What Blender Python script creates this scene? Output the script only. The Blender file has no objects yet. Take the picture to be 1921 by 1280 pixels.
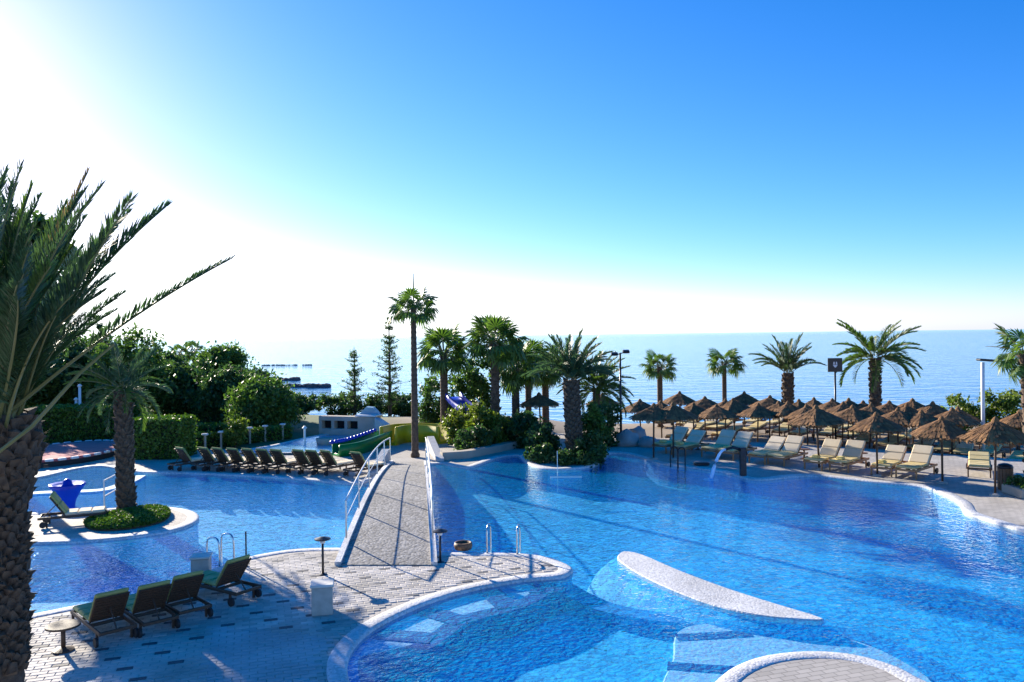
import bpy, math, random
import numpy as np
from mathutils import Vector, Matrix, Euler, noise
from mathutils.geometry import tessellate_polygon
random.seed(7); RNG = np.random.default_rng(11)
R = math.radians; PI = math.pi
S = bpy.context.scene; C = S.collection

# ------------------------------------------------------------------ camera
FPX = 1507.0; CAM = Vector((0, 0, 5.0))
cd = bpy.data.cameras.new('camera'); cam = bpy.data.objects.new('camera', cd); C.objects.link(cam)
cd.sensor_width = 36; cd.lens = FPX / 1921 * 36; cd.clip_start = .1; cd.clip_end = 60000
CROT = Matrix.Rotation(R(90 - .42), 3, 'X') @ Matrix.Rotation(R(-.7), 3, 'Z')
cam.matrix_world = Matrix.Translation(CAM) @ CROT.to_4x4()
S.camera = cam

# ------------------------------------------------------------------ light
SUN_AZ, SUN_EL = -40, 18          # degrees left of the view axis, height
w = bpy.data.worlds.new('World'); S.world = w; w.use_nodes = True
nt = w.node_tree; nt.nodes.clear()
sky = nt.nodes.new('ShaderNodeTexSky'); sky.sky_type = 'NISHITA'; sky.sun_disc = False
sky.sun_elevation = R(SUN_EL); sky.sun_rotation = R(SUN_AZ)
sky.air_density = 1.0; sky.dust_density = 1.4; sky.ozone_density = 5.0; sky.altitude = 2500
# the same film-like tone response over the whole sky: each channel gets its own contrast
sep = nt.nodes.new('ShaderNodeSeparateColor'); com = nt.nodes.new('ShaderNodeCombineColor'); nt.links.new(sky.outputs[0], sep.inputs[0])
prev = None
for ch, ex, gain, lim in ((2, .75, .318, 1), (1, 1.2, .142, .98), (0, 1.9, .084, .97)):
    pw = nt.nodes.new('ShaderNodeMath'); pw.operation = 'POWER'; pw.inputs[1].default_value = ex; nt.links.new(sep.outputs[ch], pw.inputs[0])
    ml = nt.nodes.new('ShaderNodeMath'); ml.operation = 'MULTIPLY'; ml.inputs[1].default_value = gain * 5.2; nt.links.new(pw.outputs[0], ml.inputs[0]); o_ = ml.outputs[0]
    if prev:      # bright parts of the sky run out to white, never past it into yellow
        lm = nt.nodes.new('ShaderNodeMath'); lm.operation = 'MULTIPLY'; lm.inputs[1].default_value = lim; nt.links.new(prev, lm.inputs[0])
        mn = nt.nodes.new('ShaderNodeMath'); mn.operation = 'SMOOTH_MIN'; mn.inputs[2].default_value = 2.2; nt.links.new(o_, mn.inputs[0]); nt.links.new(lm.outputs[0], mn.inputs[1]); o_ = mn.outputs[0]
    nt.links.new(o_, com.inputs[ch]); prev = o_
bg = nt.nodes.new('ShaderNodeBackground'); bg.inputs[1].default_value = .092
wo = nt.nodes.new('ShaderNodeOutputWorld')
nt.links.new(com.outputs[0], bg.inputs[0]); nt.links.new(bg.outputs[0], wo.inputs[0])
sl = bpy.data.lights.new('sun', 'SUN'); sl.energy = 5.0; sl.angle = R(.53); sl.color = (1, .9, .74)
so = bpy.data.objects.new('sun', sl); C.objects.link(so)
SD = Vector((math.sin(R(SUN_AZ)) * math.cos(R(SUN_EL)), math.cos(R(SUN_AZ)) * math.cos(R(SUN_EL)), math.sin(R(SUN_EL))))
so.rotation_euler = SD.to_track_quat('Z', 'Y').to_euler(); so.location = (-30, 30, 30)
S.view_settings.view_transform = 'Standard'; S.view_settings.look = 'None'
S.view_settings.gamma = 1; S.view_settings.use_curve_mapping = False
S.view_settings.exposure = 1.25

# ------------------------------------------------------------------ helpers
def P(px, py, z=0.0):
    """ground point (height z) that stands at a photograph pixel"""
    d = CROT @ Vector(((px - 960.5) / FPX, -(py - 640) / FPX, -1))
    t = (z - CAM.z) / d.z
    return CAM + d * t
def PD(px, py, dist):
    d = CROT @ Vector(((px - 960.5) / FPX, -(py - 640) / FPX, -1))
    return CAM + d * (dist / d.y)

class MB:
    def __init__(s): s.v = []; s.f = []
    def add(s, vs, fs):
        n = len(s.v); s.v += [tuple(v) for v in vs]; s.f += [tuple(i + n for i in f) for f in fs]; return s
    def box(s, c, size, rot=None, bev=0.0):
        hx, hy, hz = size[0] / 2, size[1] / 2, size[2] / 2; c = Vector(c)
        M = rot if rot is not None else Matrix.Identity(3)
        if bev <= 0:
            vs = [c + M @ Vector((x * hx, y * hy, z * hz)) for z in (-1, 1) for x, y in ((-1, -1), (1, -1), (1, 1), (-1, 1))]
            return s.add(vs, [(3, 2, 1, 0), (4, 5, 6, 7), (0, 1, 5, 4), (1, 2, 6, 5), (2, 3, 7, 6), (3, 0, 4, 7)])
        b = min(bev, hx * .9, hy * .9, hz * .9); rings = []
        for z, i in ((-hz, b), (-hz + b, 0), (hz - b, 0), (hz, b)):
            x1, y1 = hx - i, hy - i; k = b * .6 if i == 0 else b * .4
            rings.append([(-x1 + k, -y1, z), (x1 - k, -y1, z), (x1, -y1 + k, z), (x1, y1 - k, z), (x1 - k, y1, z), (-x1 + k, y1, z), (-x1, y1 - k, z), (-x1, -y1 + k, z)])
        vs = [c + M @ Vector(p) for r in rings for p in r]; fs = []
        for r in range(3):
            for i in range(8):
                j = (i + 1) % 8; fs.append((r * 8 + i, r * 8 + j, r * 8 + 8 + j, r * 8 + 8 + i))
        fs += [tuple(range(7, -1, -1)), tuple(range(24, 32))]
        return s.add(vs, fs)
    def tube(s, pts, rad, n=6, cap=True):
        pts = [Vector(p) for p in pts]; rs = rad if isinstance(rad, (list, tuple)) else [rad] * len(pts)
        vs = []; fs = []; up = Vector((0, 0, 1))
        for i, p in enumerate(pts):
            t = (pts[min(i + 1, len(pts) - 1)] - pts[max(i - 1, 0)]).normalized()
            a = up if abs(t.dot(up)) < .93 else Vector((1, 0, 0))
            u = t.cross(a).normalized(); v = t.cross(u).normalized()
            for k in range(n):
                an = 2 * PI * k / n; vs.append(p + (u * math.cos(an) + v * math.sin(an)) * rs[i])
        for i in range(len(pts) - 1):
            for k in range(n):
                j = (k + 1) % n; fs.append((i * n + k, i * n + j, i * n + n + j, i * n + n + k))
        if cap:
            fs += [tuple(range(n - 1, -1, -1)), tuple(range((len(pts) - 1) * n, len(pts) * n))]
        return s.add(vs, fs)
    def lathe(s, prof, c=(0, 0, 0), n=16, sx=1, sy=1):
        vs = []; fs = []
        for r, z in prof:
            for k in range(n):
                a = 2 * PI * k / n; vs.append((c[0] + r * sx * math.cos(a), c[1] + r * sy * math.sin(a), c[2] + z))
        for i in range(len(prof) - 1):
            for k in range(n):
                j = (k + 1) % n; fs.append((i * n + k, i * n + j, i * n + n + j, i * n + n + k))
        fs += [tuple(range(n - 1, -1, -1)), tuple(range((len(prof) - 1) * n, len(prof) * n))]
        return s.add(vs, fs)
    def mesh(s, name, mat=None, smooth=False):
        me = bpy.data.meshes.new(name); me.from_pydata(s.v, [], s.f); me.update()
        if mat: me.materials.append(mat)
        if smooth: me.polygons.foreach_set('use_smooth', [True] * len(me.polygons))
        return me
    def build(s, name, mat, parent=None, smooth=False):
        return link(name, s.mesh(name, mat, smooth), parent)

def link(name, me, parent=None, loc=None, rot=None, scale=None):
    o = bpy.data.objects.new(name, me); C.objects.link(o)
    if parent is not None: o.parent = parent
    if loc is not None: o.location = loc
    if rot is not None: o.rotation_euler = rot
    if scale is not None: o.scale = (scale,) * 3 if isinstance(scale, (int, float)) else scale
    return o
def tag(o, label=None, cat=None, group=None, kind=None):
    if label: o['label'] = label
    if cat: o['category'] = cat
    if group: o['group'] = group
    if kind: o['kind'] = kind
    return o
def thing(name, label, cat, loc=(0, 0, 0), rz=0, group=None):
    o = bpy.data.objects.new(name, None); C.objects.link(o); o.empty_display_size = .2
    o.location = loc; o.rotation_euler = (0, 0, rz)
    return tag(o, label, cat, group)
KIDS = {}
def copy_tree(o, parent=None):
    c = o.copy(); C.objects.link(c); c.parent = parent
    for ch in list(o.children): copy_tree(ch, c)
    return c
def quads(name, V, mat, parent=None, kind=None):
    """V: (N,4,3) array of quad corners -> one mesh"""
    V = np.asarray(V, dtype=np.float32); n = len(V)
    me = bpy.data.meshes.new(name); me.vertices.add(n * 4); me.loops.add(n * 4); me.polygons.add(n)
    me.vertices.foreach_set('co', V.reshape(-1)); me.loops.foreach_set('vertex_index', np.arange(n * 4, dtype=np.int32))
    me.polygons.foreach_set('loop_start', np.arange(0, n * 4, 4, dtype=np.int32))
    me.update(calc_edges=True)
    if mat: me.materials.append(mat)
    o = link(name, me, parent)
    if kind: o['kind'] = kind
    return o
ORD = ['first', 'second', 'third', 'fourth', 'fifth', 'sixth', 'seventh', 'eighth', 'ninth', 'tenth', 'eleventh', 'twelfth',
       'thirteenth', 'fourteenth', 'fifteenth', 'sixteenth', 'seventeenth', 'eighteenth', 'nineteenth', 'twentieth',
       'twenty-first', 'twenty-second', 'twenty-third', 'twenty-fourth', 'twenty-fifth', 'twenty-sixth', 'twenty-seventh', 'twenty-eighth', 'twenty-ninth', 'thirtieth', 'thirty-first', 'thirty-second', 'thirty-third', 'thirty-fourth', 'thirty-fifth', 'thirty-sixth', 'thirty-seventh', 'thirty-eighth', 'thirty-ninth', 'fortieth']

# ------------------------------------------------------------------ materials
def mat(name, col, rough=.7, col2=None, scale=5, bump=0, bscale=None, metal=0, spec=.5, trans=0, island=0, coords='Object', detail=4, stretch=None, contrast=(.35, .65)):
    m = bpy.data.materials.new(name); m.use_nodes = True; n = m.node_tree.nodes; l = m.node_tree.links
    b = n['Principled BSDF']; out = n['Material Output']
    b.inputs['Roughness'].default_value = rough; b.inputs['Metallic'].default_value = metal; b.inputs['Specular IOR Level'].default_value = spec
    b.inputs['Base Color'].default_value = (*col, 1)
    tc = n.new('ShaderNodeTexCoord' if coords != 'World' else 'ShaderNodeNewGeometry'); vec = tc.outputs[coords if coords != 'World' else 'Position']
    if stretch:
        mp = n.new('ShaderNodeMapping'); mp.inputs['Scale'].default_value = stretch; l.new(vec, mp.inputs[0]); vec = mp.outputs[0]
    csock = None
    if col2:
        nz = n.new('ShaderNodeTexNoise'); nz.inputs['Scale'].default_value = scale; nz.inputs['Detail'].default_value = detail; l.new(vec, nz.inputs[0])
        rp = n.new('ShaderNodeValToRGB'); rp.color_ramp.elements[0].position = contrast[0]; rp.color_ramp.elements[1].position = contrast[1]
        rp.color_ramp.elements[0].color = (*col, 1); rp.color_ramp.elements[1].color = (*col2, 1)
        l.new(nz.outputs[0], rp.inputs[0]); csock = rp.outputs[0]
    if island:
        ge = n.new('ShaderNodeNewGeometry'); mr = n.new('ShaderNodeMapRange'); mr.inputs[3].default_value = 1 - island; mr.inputs[4].default_value = 1 + island
        l.new(ge.outputs['Random Per Island'], mr.inputs[0])
        mx = n.new('ShaderNodeHueSaturation')
        if csock: l.new(csock, mx.inputs['Color'])
        else: mx.inputs['Color'].default_value = (*col, 1)
        l.new(mr.outputs[0], mx.inputs['Value']); csock = mx.outputs[0]
    if csock: l.new(csock, b.inputs['Base Color'])
    if bump:
        bz = n.new('ShaderNodeTexNoise'); bz.inputs['Scale'].default_value = bscale or scale * 3; bz.inputs['Detail'].default_value = 5; l.new(vec, bz.inputs[0])
        bp = n.new('ShaderNodeBump'); bp.inputs['Strength'].default_value = bump; bp.inputs['Distance'].default_value = .02
        l.new(bz.outputs[0], bp.inputs['Height']); l.new(bp.outputs[0], b.inputs['Normal'])
    if trans:
        tr = n.new('ShaderNodeBsdfTranslucent'); mxs = n.new('ShaderNodeMixShader'); mxs.inputs[0].default_value = trans
        hs = n.new('ShaderNodeHueSaturation'); hs.inputs['Saturation'].default_value = 1.1; hs.inputs['Value'].default_value = 1.5
        if csock: l.new(csock, hs.inputs['Color'])
        else: hs.inputs['Color'].default_value = (*col, 1)
        l.new(hs.outputs[0], tr.inputs['Color']); l.new(b.outputs[0], mxs.inputs[1]); l.new(tr.outputs[0], mxs.inputs[2]); l.new(mxs.outputs[0], out.inputs[0])
    return m
M = {}
M['leaf'] = mat('leaf_green', (.05, .11, .02), .5, (.11, .19, .035), 1.5, trans=.35, island=.45)
M['leaf_dark'] = mat('leaf_dark_green', (.036, .085, .02), .5, (.08, .14, .035), 1.2, trans=.35, island=.45)
M['leaf_yellow'] = mat('leaf_yellow_green', (.09, .15, .02), .5, (.16, .2, .03), 1.5, trans=.4, island=.4)
M['leaf_hedge'] = mat('hedge_leaf', (.06, .13, .015), .55, (.1, .18, .02), 1.5, trans=.25, island=.4)
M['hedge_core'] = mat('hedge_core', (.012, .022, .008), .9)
M['frond'] = mat('date_frond', (.045, .092, .035), .45, (.085, .145, .05), .7, trans=.3, island=.3)
M['frond_green'] = mat('fresh_frond', (.06, .12, .02), .45, (.1, .16, .03), .8, trans=.35, island=.3)
M['frond_dry'] = mat('dry_frond', (.16, .12, .05), .6, (.24, .18, .08), .8, trans=.25, island=.3)
M['fan'] = mat('fan_leaf', (.06, .125, .022), .45, (.12, .19, .035), .8, trans=.35, island=.3)
M['rachis'] = mat('palm_rachis', (.12, .14, .045), .5, (.2, .19, .07), 2)
M['bark_palm'] = mat('palm_bark', (.07, .045, .03), .95, (.15, .1, .065), 9, bump=.8, bscale=30)
M['boot'] = mat('palm_leaf_base', (.05, .033, .022), .9, (.14, .095, .06), 7, bump=.6, bscale=40, island=.35)
M['bark'] = mat('tree_bark', (.07, .05, .035), .95, (.13, .1, .07), 6, bump=.7)
M['teak'] = mat('teak', (.13, .06, .028), .6, (.22, .11, .05), 4, bump=.15, stretch=(2, 14, 14))
M['teak_light'] = mat('teak_light', (.3, .15, .06), .55, (.42, .23, .1), 4, bump=.15, stretch=(2, 14, 14))
M['teak_dark'] = mat('teak_dark', (.05, .028, .016), .6, (.1, .055, .03), 4, bump=.15, stretch=(2, 14, 14))
M['cushion'] = mat('yellow_cushion', (.62, .48, .2), .9, (.7, .56, .27), 3, bump=.2, bscale=60)
M['cushion_pale_lit'] = mat('pale_lit_cushion', (.74, .6, .4), .9, (.8, .67, .46), 3, bump=.2, bscale=60)  # yellow cushion with the light on the backrests put into its colour
M['cushion_olive'] = mat('olive_cushion', (.3, .32, .1), .9, (.42, .42, .18), 3, bump=.2, bscale=60)
M['towel'] = mat('yellow_towel', (.75, .6, .2), .95, (.8, .68, .3), 8, bump=.5, bscale=80)
M['rubber'] = mat('black_rubber', (.02, .02, .022), .7)
M['steel'] = mat('steel', (.6, .62, .64), .25, metal=1)
M['darkmetal'] = mat('dark_metal', (.035, .035, .04), .4, metal=.6)
M['white'] = mat('white_paint', (.78, .78, .76), .5, (.7, .7, .68), 5)
M['stone_box'] = mat('stone_render', (.4, .37, .32), .85, (.5, .47, .41), 6, bump=.3)
M['stone_cap'] = mat('stone_cap', (.6, .57, .5), .8, (.68, .65, .58), 6, bump=.2)
M['thatch'] = mat('thatch', (.13, .062, .024), .9, (.27, .135, .048), 4, bump=.8, bscale=30, island=.35)
M['sand'] = mat('sand', (.42, .34, .23), .95, (.5, .42, .3), .6, bump=.4, bscale=8)
M['rock'] = mat('boulder', (.3, .29, .27), .9, (.42, .4, .37), 2, bump=.8, bscale=6)
M['rock_dark'] = mat('breakwater_rock', (.06, .06, .06), .9, (.11, .1, .1), .8, bump=.8, bscale=3)
M['yellow'] = mat('yellow_plastic', (.5, .4, .01), .35, (.58, .47, .015), 2)
M['green'] = mat('green_plastic', (.005, .15, .03), .35, (.008, .2, .04), 2)
M['blue'] = mat('blue_plastic', (.008, .03, .42), .35, (.01, .045, .5), 2)
M['pale_blue'] = mat('pale_blue_panel', (.16, .32, .45), .5, (.22, .4, .52), 3)
M['pink'] = mat('pink_rubber', (.5, .12, .13), .9, (.58, .17, .17), 3, bump=.2)
M['wall_cream'] = mat('cream_wall', (.4, .34, .27), .9, (.48, .42, .34), 2, bump=.2)
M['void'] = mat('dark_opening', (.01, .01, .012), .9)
M['panel_black'] = mat('black_sign', (.012, .012, .016), .4)
M['emblem'] = mat('white_emblem', (.75, .75, .75), .6)
M['parapet'] = mat('grey_parapet', (.42, .43, .43), .85, (.5, .5, .5), 4, bump=.3)
M['lit_lamp'] = mat('lamp_glass', (.7, .7, .68), .3)
M['soil'] = mat('soil', (.05, .035, .02), .95, (.09, .06, .035), 5, bump=.5)

def stone_mat(name, c1, c2, c3, cell=.03, bump=.5, joint=.55):
    """pebble / mosaic: coloured voronoi cells with sunk joints"""
    m = bpy.data.materials.new(name); m.use_nodes = True; n = m.node_tree.nodes; l = m.node_tree.links
    b = n['Principled BSDF']; b.inputs['Roughness'].default_value = .75
    tc = n.new('ShaderNodeTexCoord'); vo = n.new('ShaderNodeTexVoronoi'); vo.inputs['Scale'].default_value = 1 / cell
    l.new(tc.outputs['Object'], vo.inputs[0])
    rp = n.new('ShaderNodeValToRGB'); rp.color_ramp.elements[0].color = (*c1, 1); rp.color_ramp.elements[1].color = (*c3, 1)
    e = rp.color_ramp.elements.new(.5); e.color = (*c2, 1)
    sp = n.new('ShaderNodeSeparateColor'); l.new(vo.outputs['Color'], sp.inputs[0]); l.new(sp.outputs[0], rp.inputs[0])
    nz = n.new('ShaderNodeTexNoise'); nz.inputs['Scale'].default_value = .9; nz.inputs['Detail'].default_value = 6; l.new(tc.outputs['Object'], nz.inputs[0])
    hv = n.new('ShaderNodeHueSaturation'); mr = n.new('ShaderNodeMapRange'); mr.inputs[1].default_value = .3; mr.inputs[2].default_value = .7; mr.inputs[3].default_value = .78; mr.inputs[4].default_value = 1.12
    l.new(nz.outputs[0], mr.inputs[0]); l.new(mr.outputs[0], hv.inputs['Value']); l.new(rp.outputs[0], hv.inputs['Color'])
    l.new(hv.outputs[0], b.inputs['Base Color'])
    bp = n.new('ShaderNodeBump'); bp.invert = True; bp.inputs['Strength'].default_value = bump; bp.inputs['Distance'].default_value = .012
    l.new(vo.outputs['Distance'], bp.inputs['Height']); l.new(bp.outputs[0], b.inputs['Normal'])
    return m
M['coping'] = stone_mat('white_pebble_coping', (.5, .49, .47), (.64, .63, .61), (.76, .75, .73), .04, .5)
M['bridge'] = stone_mat('bridge_pebbles', (.15, .14, .125), (.26, .245, .22), (.4, .375, .34), .06, .7)
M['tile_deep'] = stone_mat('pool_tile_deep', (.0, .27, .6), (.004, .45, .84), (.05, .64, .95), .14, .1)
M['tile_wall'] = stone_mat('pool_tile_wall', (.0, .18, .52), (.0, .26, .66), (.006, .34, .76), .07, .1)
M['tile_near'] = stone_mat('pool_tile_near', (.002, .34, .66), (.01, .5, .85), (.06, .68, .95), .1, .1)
M['tile_pale'] = stone_mat('pool_tile_pale', (.3, .55, .72), (.42, .68, .82), (.56, .8, .9), .05, .1)
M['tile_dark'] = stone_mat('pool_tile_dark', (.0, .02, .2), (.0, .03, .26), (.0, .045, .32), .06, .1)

def deck_mat():
    m = bpy.data.materials.new('deck_paving'); m.use_nodes = True; n = m.node_tree.nodes; l = m.node_tree.links
    b = n['Principled BSDF']; b.inputs['Roughness'].default_value = .8
    tc = n.new('ShaderNodeTexCoord'); mp = n.new('ShaderNodeMapping'); mp.inputs['Rotation'].default_value = (0, 0, R(-18)); l.new(tc.outputs['Object'], mp.inputs[0])
    br = n.new('ShaderNodeTexBrick'); br.inputs['Scale'].default_value = 1; br.inputs['Brick Width'].default_value = .24; br.inputs['Row Height'].default_value = .12
    br.inputs['Mortar Size'].default_value = .008; br.inputs['Color1'].default_value = (.44, .4, .34, 1); br.inputs['Color2'].default_value = (.56, .51, .44, 1); br.inputs['Mortar'].default_value = (.3, .27, .23, 1)
    l.new(mp.outputs[0], br.inputs[0])
    nz = n.new('ShaderNodeTexNoise'); nz.inputs['Scale'].default_value = .7; nz.inputs['Detail'].default_value = 7; l.new(tc.outputs['Object'], nz.inputs[0])
    mr = n.new('ShaderNodeMapRange'); mr.inputs[1].default_value = .3; mr.inputs[2].default_value = .7; mr.inputs[3].default_value = .75; mr.inputs[4].default_value = 1.1; l.new(nz.outputs[0], mr.inputs[0])
    hv = n.new('ShaderNodeHueSaturation'); l.new(br.outputs[0], hv.inputs['Color']); l.new(mr.outputs[0], hv.inputs['Value']); l.new(hv.outputs[0], b.inputs['Base Color'])
    bp = n.new('ShaderNodeBump'); bp.invert = True; bp.inputs['Strength'].default_value = .5; bp.inputs['Distance'].default_value = .01
    l.new(br.outputs['Fac'], bp.inputs['Height']); l.new(bp.outputs[0], b.inputs['Normal'])
    return m
M['deck'] = deck_mat()
M['paver'] = mat('paver', (.34, .31, .265), .8, (.57, .52, .46), .9, coords='World', detail=8, contrast=(.3, .6), bump=.3, bscale=30, island=.22)
M['paver_grey'] = mat('paver_grey', (.31, .3, .285), .8, (.5, .48, .46), .9, coords='World', detail=8, contrast=(.3, .6), bump=.3, bscale=30, island=.2)
M['paver_dark'] = mat('paver_dark', (.08, .08, .085), .8, (.12, .12, .125), 3, bump=.3, bscale=30, island=.2)

def water_mat(name, tint, s1, s2, b1, b2, stretch=(1, 1, 1), rough=.02, body=None, amount=0):
    m = bpy.data.materials.new(name); m.use_nodes = True; n = m.node_tree.nodes; l = m.node_tree.links; n.remove(n['Principled BSDF'])
    out = n['Material Output']; tc = n.new('ShaderNodeTexCoord'); mp = n.new('ShaderNodeMapping'); mp.inputs['Scale'].default_value = stretch; l.new(tc.outputs['Object'], mp.inputs[0])
    a = n.new('ShaderNodeTexNoise'); a.inputs['Scale'].default_value = s1; a.inputs['Detail'].default_value = 3; a.inputs['Distortion'].default_value = .6; l.new(mp.outputs[0], a.inputs[0])
    c = n.new('ShaderNodeTexNoise'); c.inputs['Scale'].default_value = s2; c.inputs['Detail'].default_value = 2; l.new(mp.outputs[0], c.inputs[0])
    p1 = n.new('ShaderNodeBump'); p1.inputs['Strength'].default_value = 1; p1.inputs['Distance'].default_value = b1; l.new(a.outputs[0], p1.inputs['Height'])
    p2 = n.new('ShaderNodeBump'); p2.inputs['Strength'].default_value = 1; p2.inputs['Distance'].default_value = b2; l.new(c.outputs[0], p2.inputs['Height']); l.new(p1.outputs[0], p2.inputs['Normal'])
    lw = n.new('ShaderNodeLayerWeight'); lw.inputs[0].default_value = .5; l.new(p2.outputs[0], lw.inputs['Normal'])
    pw = n.new('ShaderNodeMath'); pw.operation = 'POWER'; pw.inputs[1].default_value = 5; l.new(lw.outputs['Facing'], pw.inputs[0])
    fr = n.new('ShaderNodeMath'); fr.operation = 'MULTIPLY_ADD'; fr.inputs[1].default_value = .98; fr.inputs[2].default_value = .02; l.new(pw.outputs[0], fr.inputs[0])   # Schlick, same from both sides
    gl = n.new('ShaderNodeBsdfGlossy'); gl.inputs[0].default_value = (.74, .94, 1, 1); gl.inputs['Roughness'].default_value = rough; l.new(p2.outputs[0], gl.inputs['Normal'])
    mx = n.new('ShaderNodeMixShader'); l.new(fr.outputs[0], mx.inputs[0])
    if tint is not None:
        tr = n.new('ShaderNodeBsdfTransparent'); tr.inputs[0].default_value = (*tint, 1); src = tr.outputs[0]
        if body:
            db = n.new('ShaderNodeBsdfDiffuse'); db.inputs[0].default_value = (*body, 1)
            e = n.new('ShaderNodeTexNoise'); e.inputs['Scale'].default_value = 5.5; e.inputs['Detail'].default_value = 2; e.inputs['Distortion'].default_value = 1.2; l.new(mp.outputs[0], e.inputs[0])
            p3 = n.new('ShaderNodeBump'); p3.inputs['Strength'].default_value = 1; p3.inputs['Distance'].default_value = .16; l.new(e.outputs[0], p3.inputs['Height']); l.new(p3.outputs[0], db.inputs['Normal'])
            m2 = n.new('ShaderNodeMixShader'); m2.inputs[0].default_value = amount; l.new(src, m2.inputs[1]); l.new(db.outputs[0], m2.inputs[2]); src = m2.outputs[0]
        l.new(src, mx.inputs[1])
    l.new(gl.outputs[0], mx.inputs[2]); l.new(mx.outputs[0], out.inputs[0])
    m['_d'] = 1
    return m, n, l, mx
M['water'] = water_mat('pool_water', (.88, .97, 1.0), 2.4, 11.0, .036, .026, body=(.004, .48, .92), amount=.24)[0]
sm, n_, l_, mx_ = water_mat('sea_water', None, .4, 1.8, .22, .06, (.5, 1.2, 1), .06)
df = n_.new('ShaderNodeBsdfDiffuse'); df.inputs[0].default_value = (.006, .13, .36, 1); l_.new(df.outputs[0], mx_.inputs[1]); M['sea'] = sm
M['jet'] = mat('falling_water', (.75, .85, .92), .1, trans=.4)

def ground_mat():
    m = mat('ground_soil_grass', (.05, .085, .025), .95, (.1, .13, .04), .8, bump=.5, bscale=12)
    n = m.node_tree.nodes; l = m.node_tree.links; b = n['Principled BSDF']
    src = b.inputs['Base Color'].links[0].from_socket
    at = n.new('ShaderNodeAttribute'); at.attribute_name = 'sandy'
    nz = n.new('ShaderNodeTexNoise'); nz.inputs['Scale'].default_value = .5; nz.inputs['Detail'].default_value = 6
    rp = n.new('ShaderNodeValToRGB'); rp.color_ramp.elements[0].color = (.24, .18, .12, 1); rp.color_ramp.elements[1].color = (.36, .28, .19, 1); l.new(nz.outputs[0], rp.inputs[0])
    mx = n.new('ShaderNodeMix'); mx.data_type = 'RGBA'; l.new(at.outputs['Fac'], mx.inputs[0]); l.new(src, mx.inputs[6]); l.new(rp.outputs[0], mx.inputs[7]); l.new(mx.outputs[2], b.inputs['Base Color'])
    return m
M['ground'] = ground_mat()

# ------------------------------------------------------------------ polygons
def smooth_loop(pts, k=4):
    n = len(pts); out = []
    for i in range(n):
        p0, p1, p2, p3 = [Vector(pts[(i + j) % n]) for j in (-1, 0, 1, 2)]
        for s in range(k):
            t = s / k
            out.append(.5 * ((2 * p1) + (p2 - p0) * t + (2 * p0 - 5 * p1 + 4 * p2 - p3) * t * t + (3 * p1 - p0 - 3 * p2 + p3) * t ** 3))
    return out
def smooth_line(pts, k=5):
    pts = [Vector(p) for p in pts]; e = [pts[0] * 2 - pts[1]] + pts + [pts[-1] * 2 - pts[-2]]; out = []
    for i in range(1, len(e) - 2):
        p0, p1, p2, p3 = e[i - 1], e[i], e[i + 1], e[i + 2]
        for s in range(k):
            t = s / k
            out.append(.5 * ((2 * p1) + (p2 - p0) * t + (2 * p0 - 5 * p1 + 4 * p2 - p3) * t * t + (3 * p1 - p0 - 3 * p2 + p3) * t ** 3))
    return out + [pts[-1]]
def area(p): return .5 * sum(p[i - 1].x * p[i].y - p[i].x * p[i - 1].y for i in range(len(p)))
def ccw(p): return p if area(p) > 0 else p[::-1]
def offset_loop(p, d):
    """p ccw; d>0 grows outward"""
    n = len(p); out = []
    for i in range(n):
        a, b, c = p[i - 1], p[i], p[(i + 1) % n]
        t = (c - a); t.z = 0
        t = t.normalized(); out.append(b + Vector((t.y, -t.x, 0)) * d)
    return out
def fill(loops, z, name, m, parent=None):
    ls = [[Vector((v.x, v.y, 0)) for v in L] for L in loops]
    flat = [v for L in ls for v in L]; tri = tessellate_polygon(ls)
    b = MB(); fs = []
    for t in tri:
        a, bb, c = [flat[i] for i in t]
        if (bb - a).cross(c - a).z < 0: t = (t[0], t[2], t[1])
        fs.append(t)
    b.add([(v.x, v.y, z) for v in flat], fs)
    return b.build(name, m, parent)
def skirt(mb, loop, z0, z1):
    n = len(loop); vs = [(v.x, v.y, z0) for v in loop] + [(v.x, v.y, z1) for v in loop]
    mb.add(vs, [(i, (i + 1) % n, n + (i + 1) % n, n + i) for i in range(n)])
def slab(name, loop, z0, z1, m, parent=None, bev=.03):
    """closed flat-topped body from an outline with a rounded lip"""
    loop = ccw(loop); o = fill([offset_loop(loop, -bev)], z1, name, m, parent)
    b = MB(); n = len(loop); A = loop; B = offset_loop(loop, -bev)
    skirt(b, A, z0, z1 - bev)
    vs = [(v.x, v.y, z1 - bev) for v in A] + [(v.x, v.y, z1) for v in B]
    b.add(vs, [(i, (i + 1) % n, n + (i + 1) % n, n + i) for i in range(n)])
    me = o.data; v0 = [tuple(v.co) for v in me.vertices]; f0 = [tuple(p.vertices) for p in me.polygons]
    x = MB(); x.add(v0, f0); x.add(b.v, b.f); o.data = x.mesh(name, m); return o
def inside(pt, poly):
    x, y = pt[0], pt[1]; c = False; j = len(poly) - 1
    for i in range(len(poly)):
        a, b = poly[i], poly[j]
        if (a[1] > y) != (b[1] > y) and x < (b[0] - a[0]) * (y - a[1]) / (b[1] - a[1]) + a[0]: c = not c
        j = i
    return c
def np_inside(X, Y, poly):
    r = np.zeros(X.shape, bool); j = len(poly) - 1
    for i in range(len(poly)):
        ax, ay, bx, by = poly[i][0], poly[i][1], poly[j][0], poly[j][1]
        k = (ay > Y) != (by > Y)
        r ^= k & (X < (bx - ax) * (Y - ay) / ((by - ay) if by != ay else 1e-9) + ax); j = i
    return r
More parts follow.
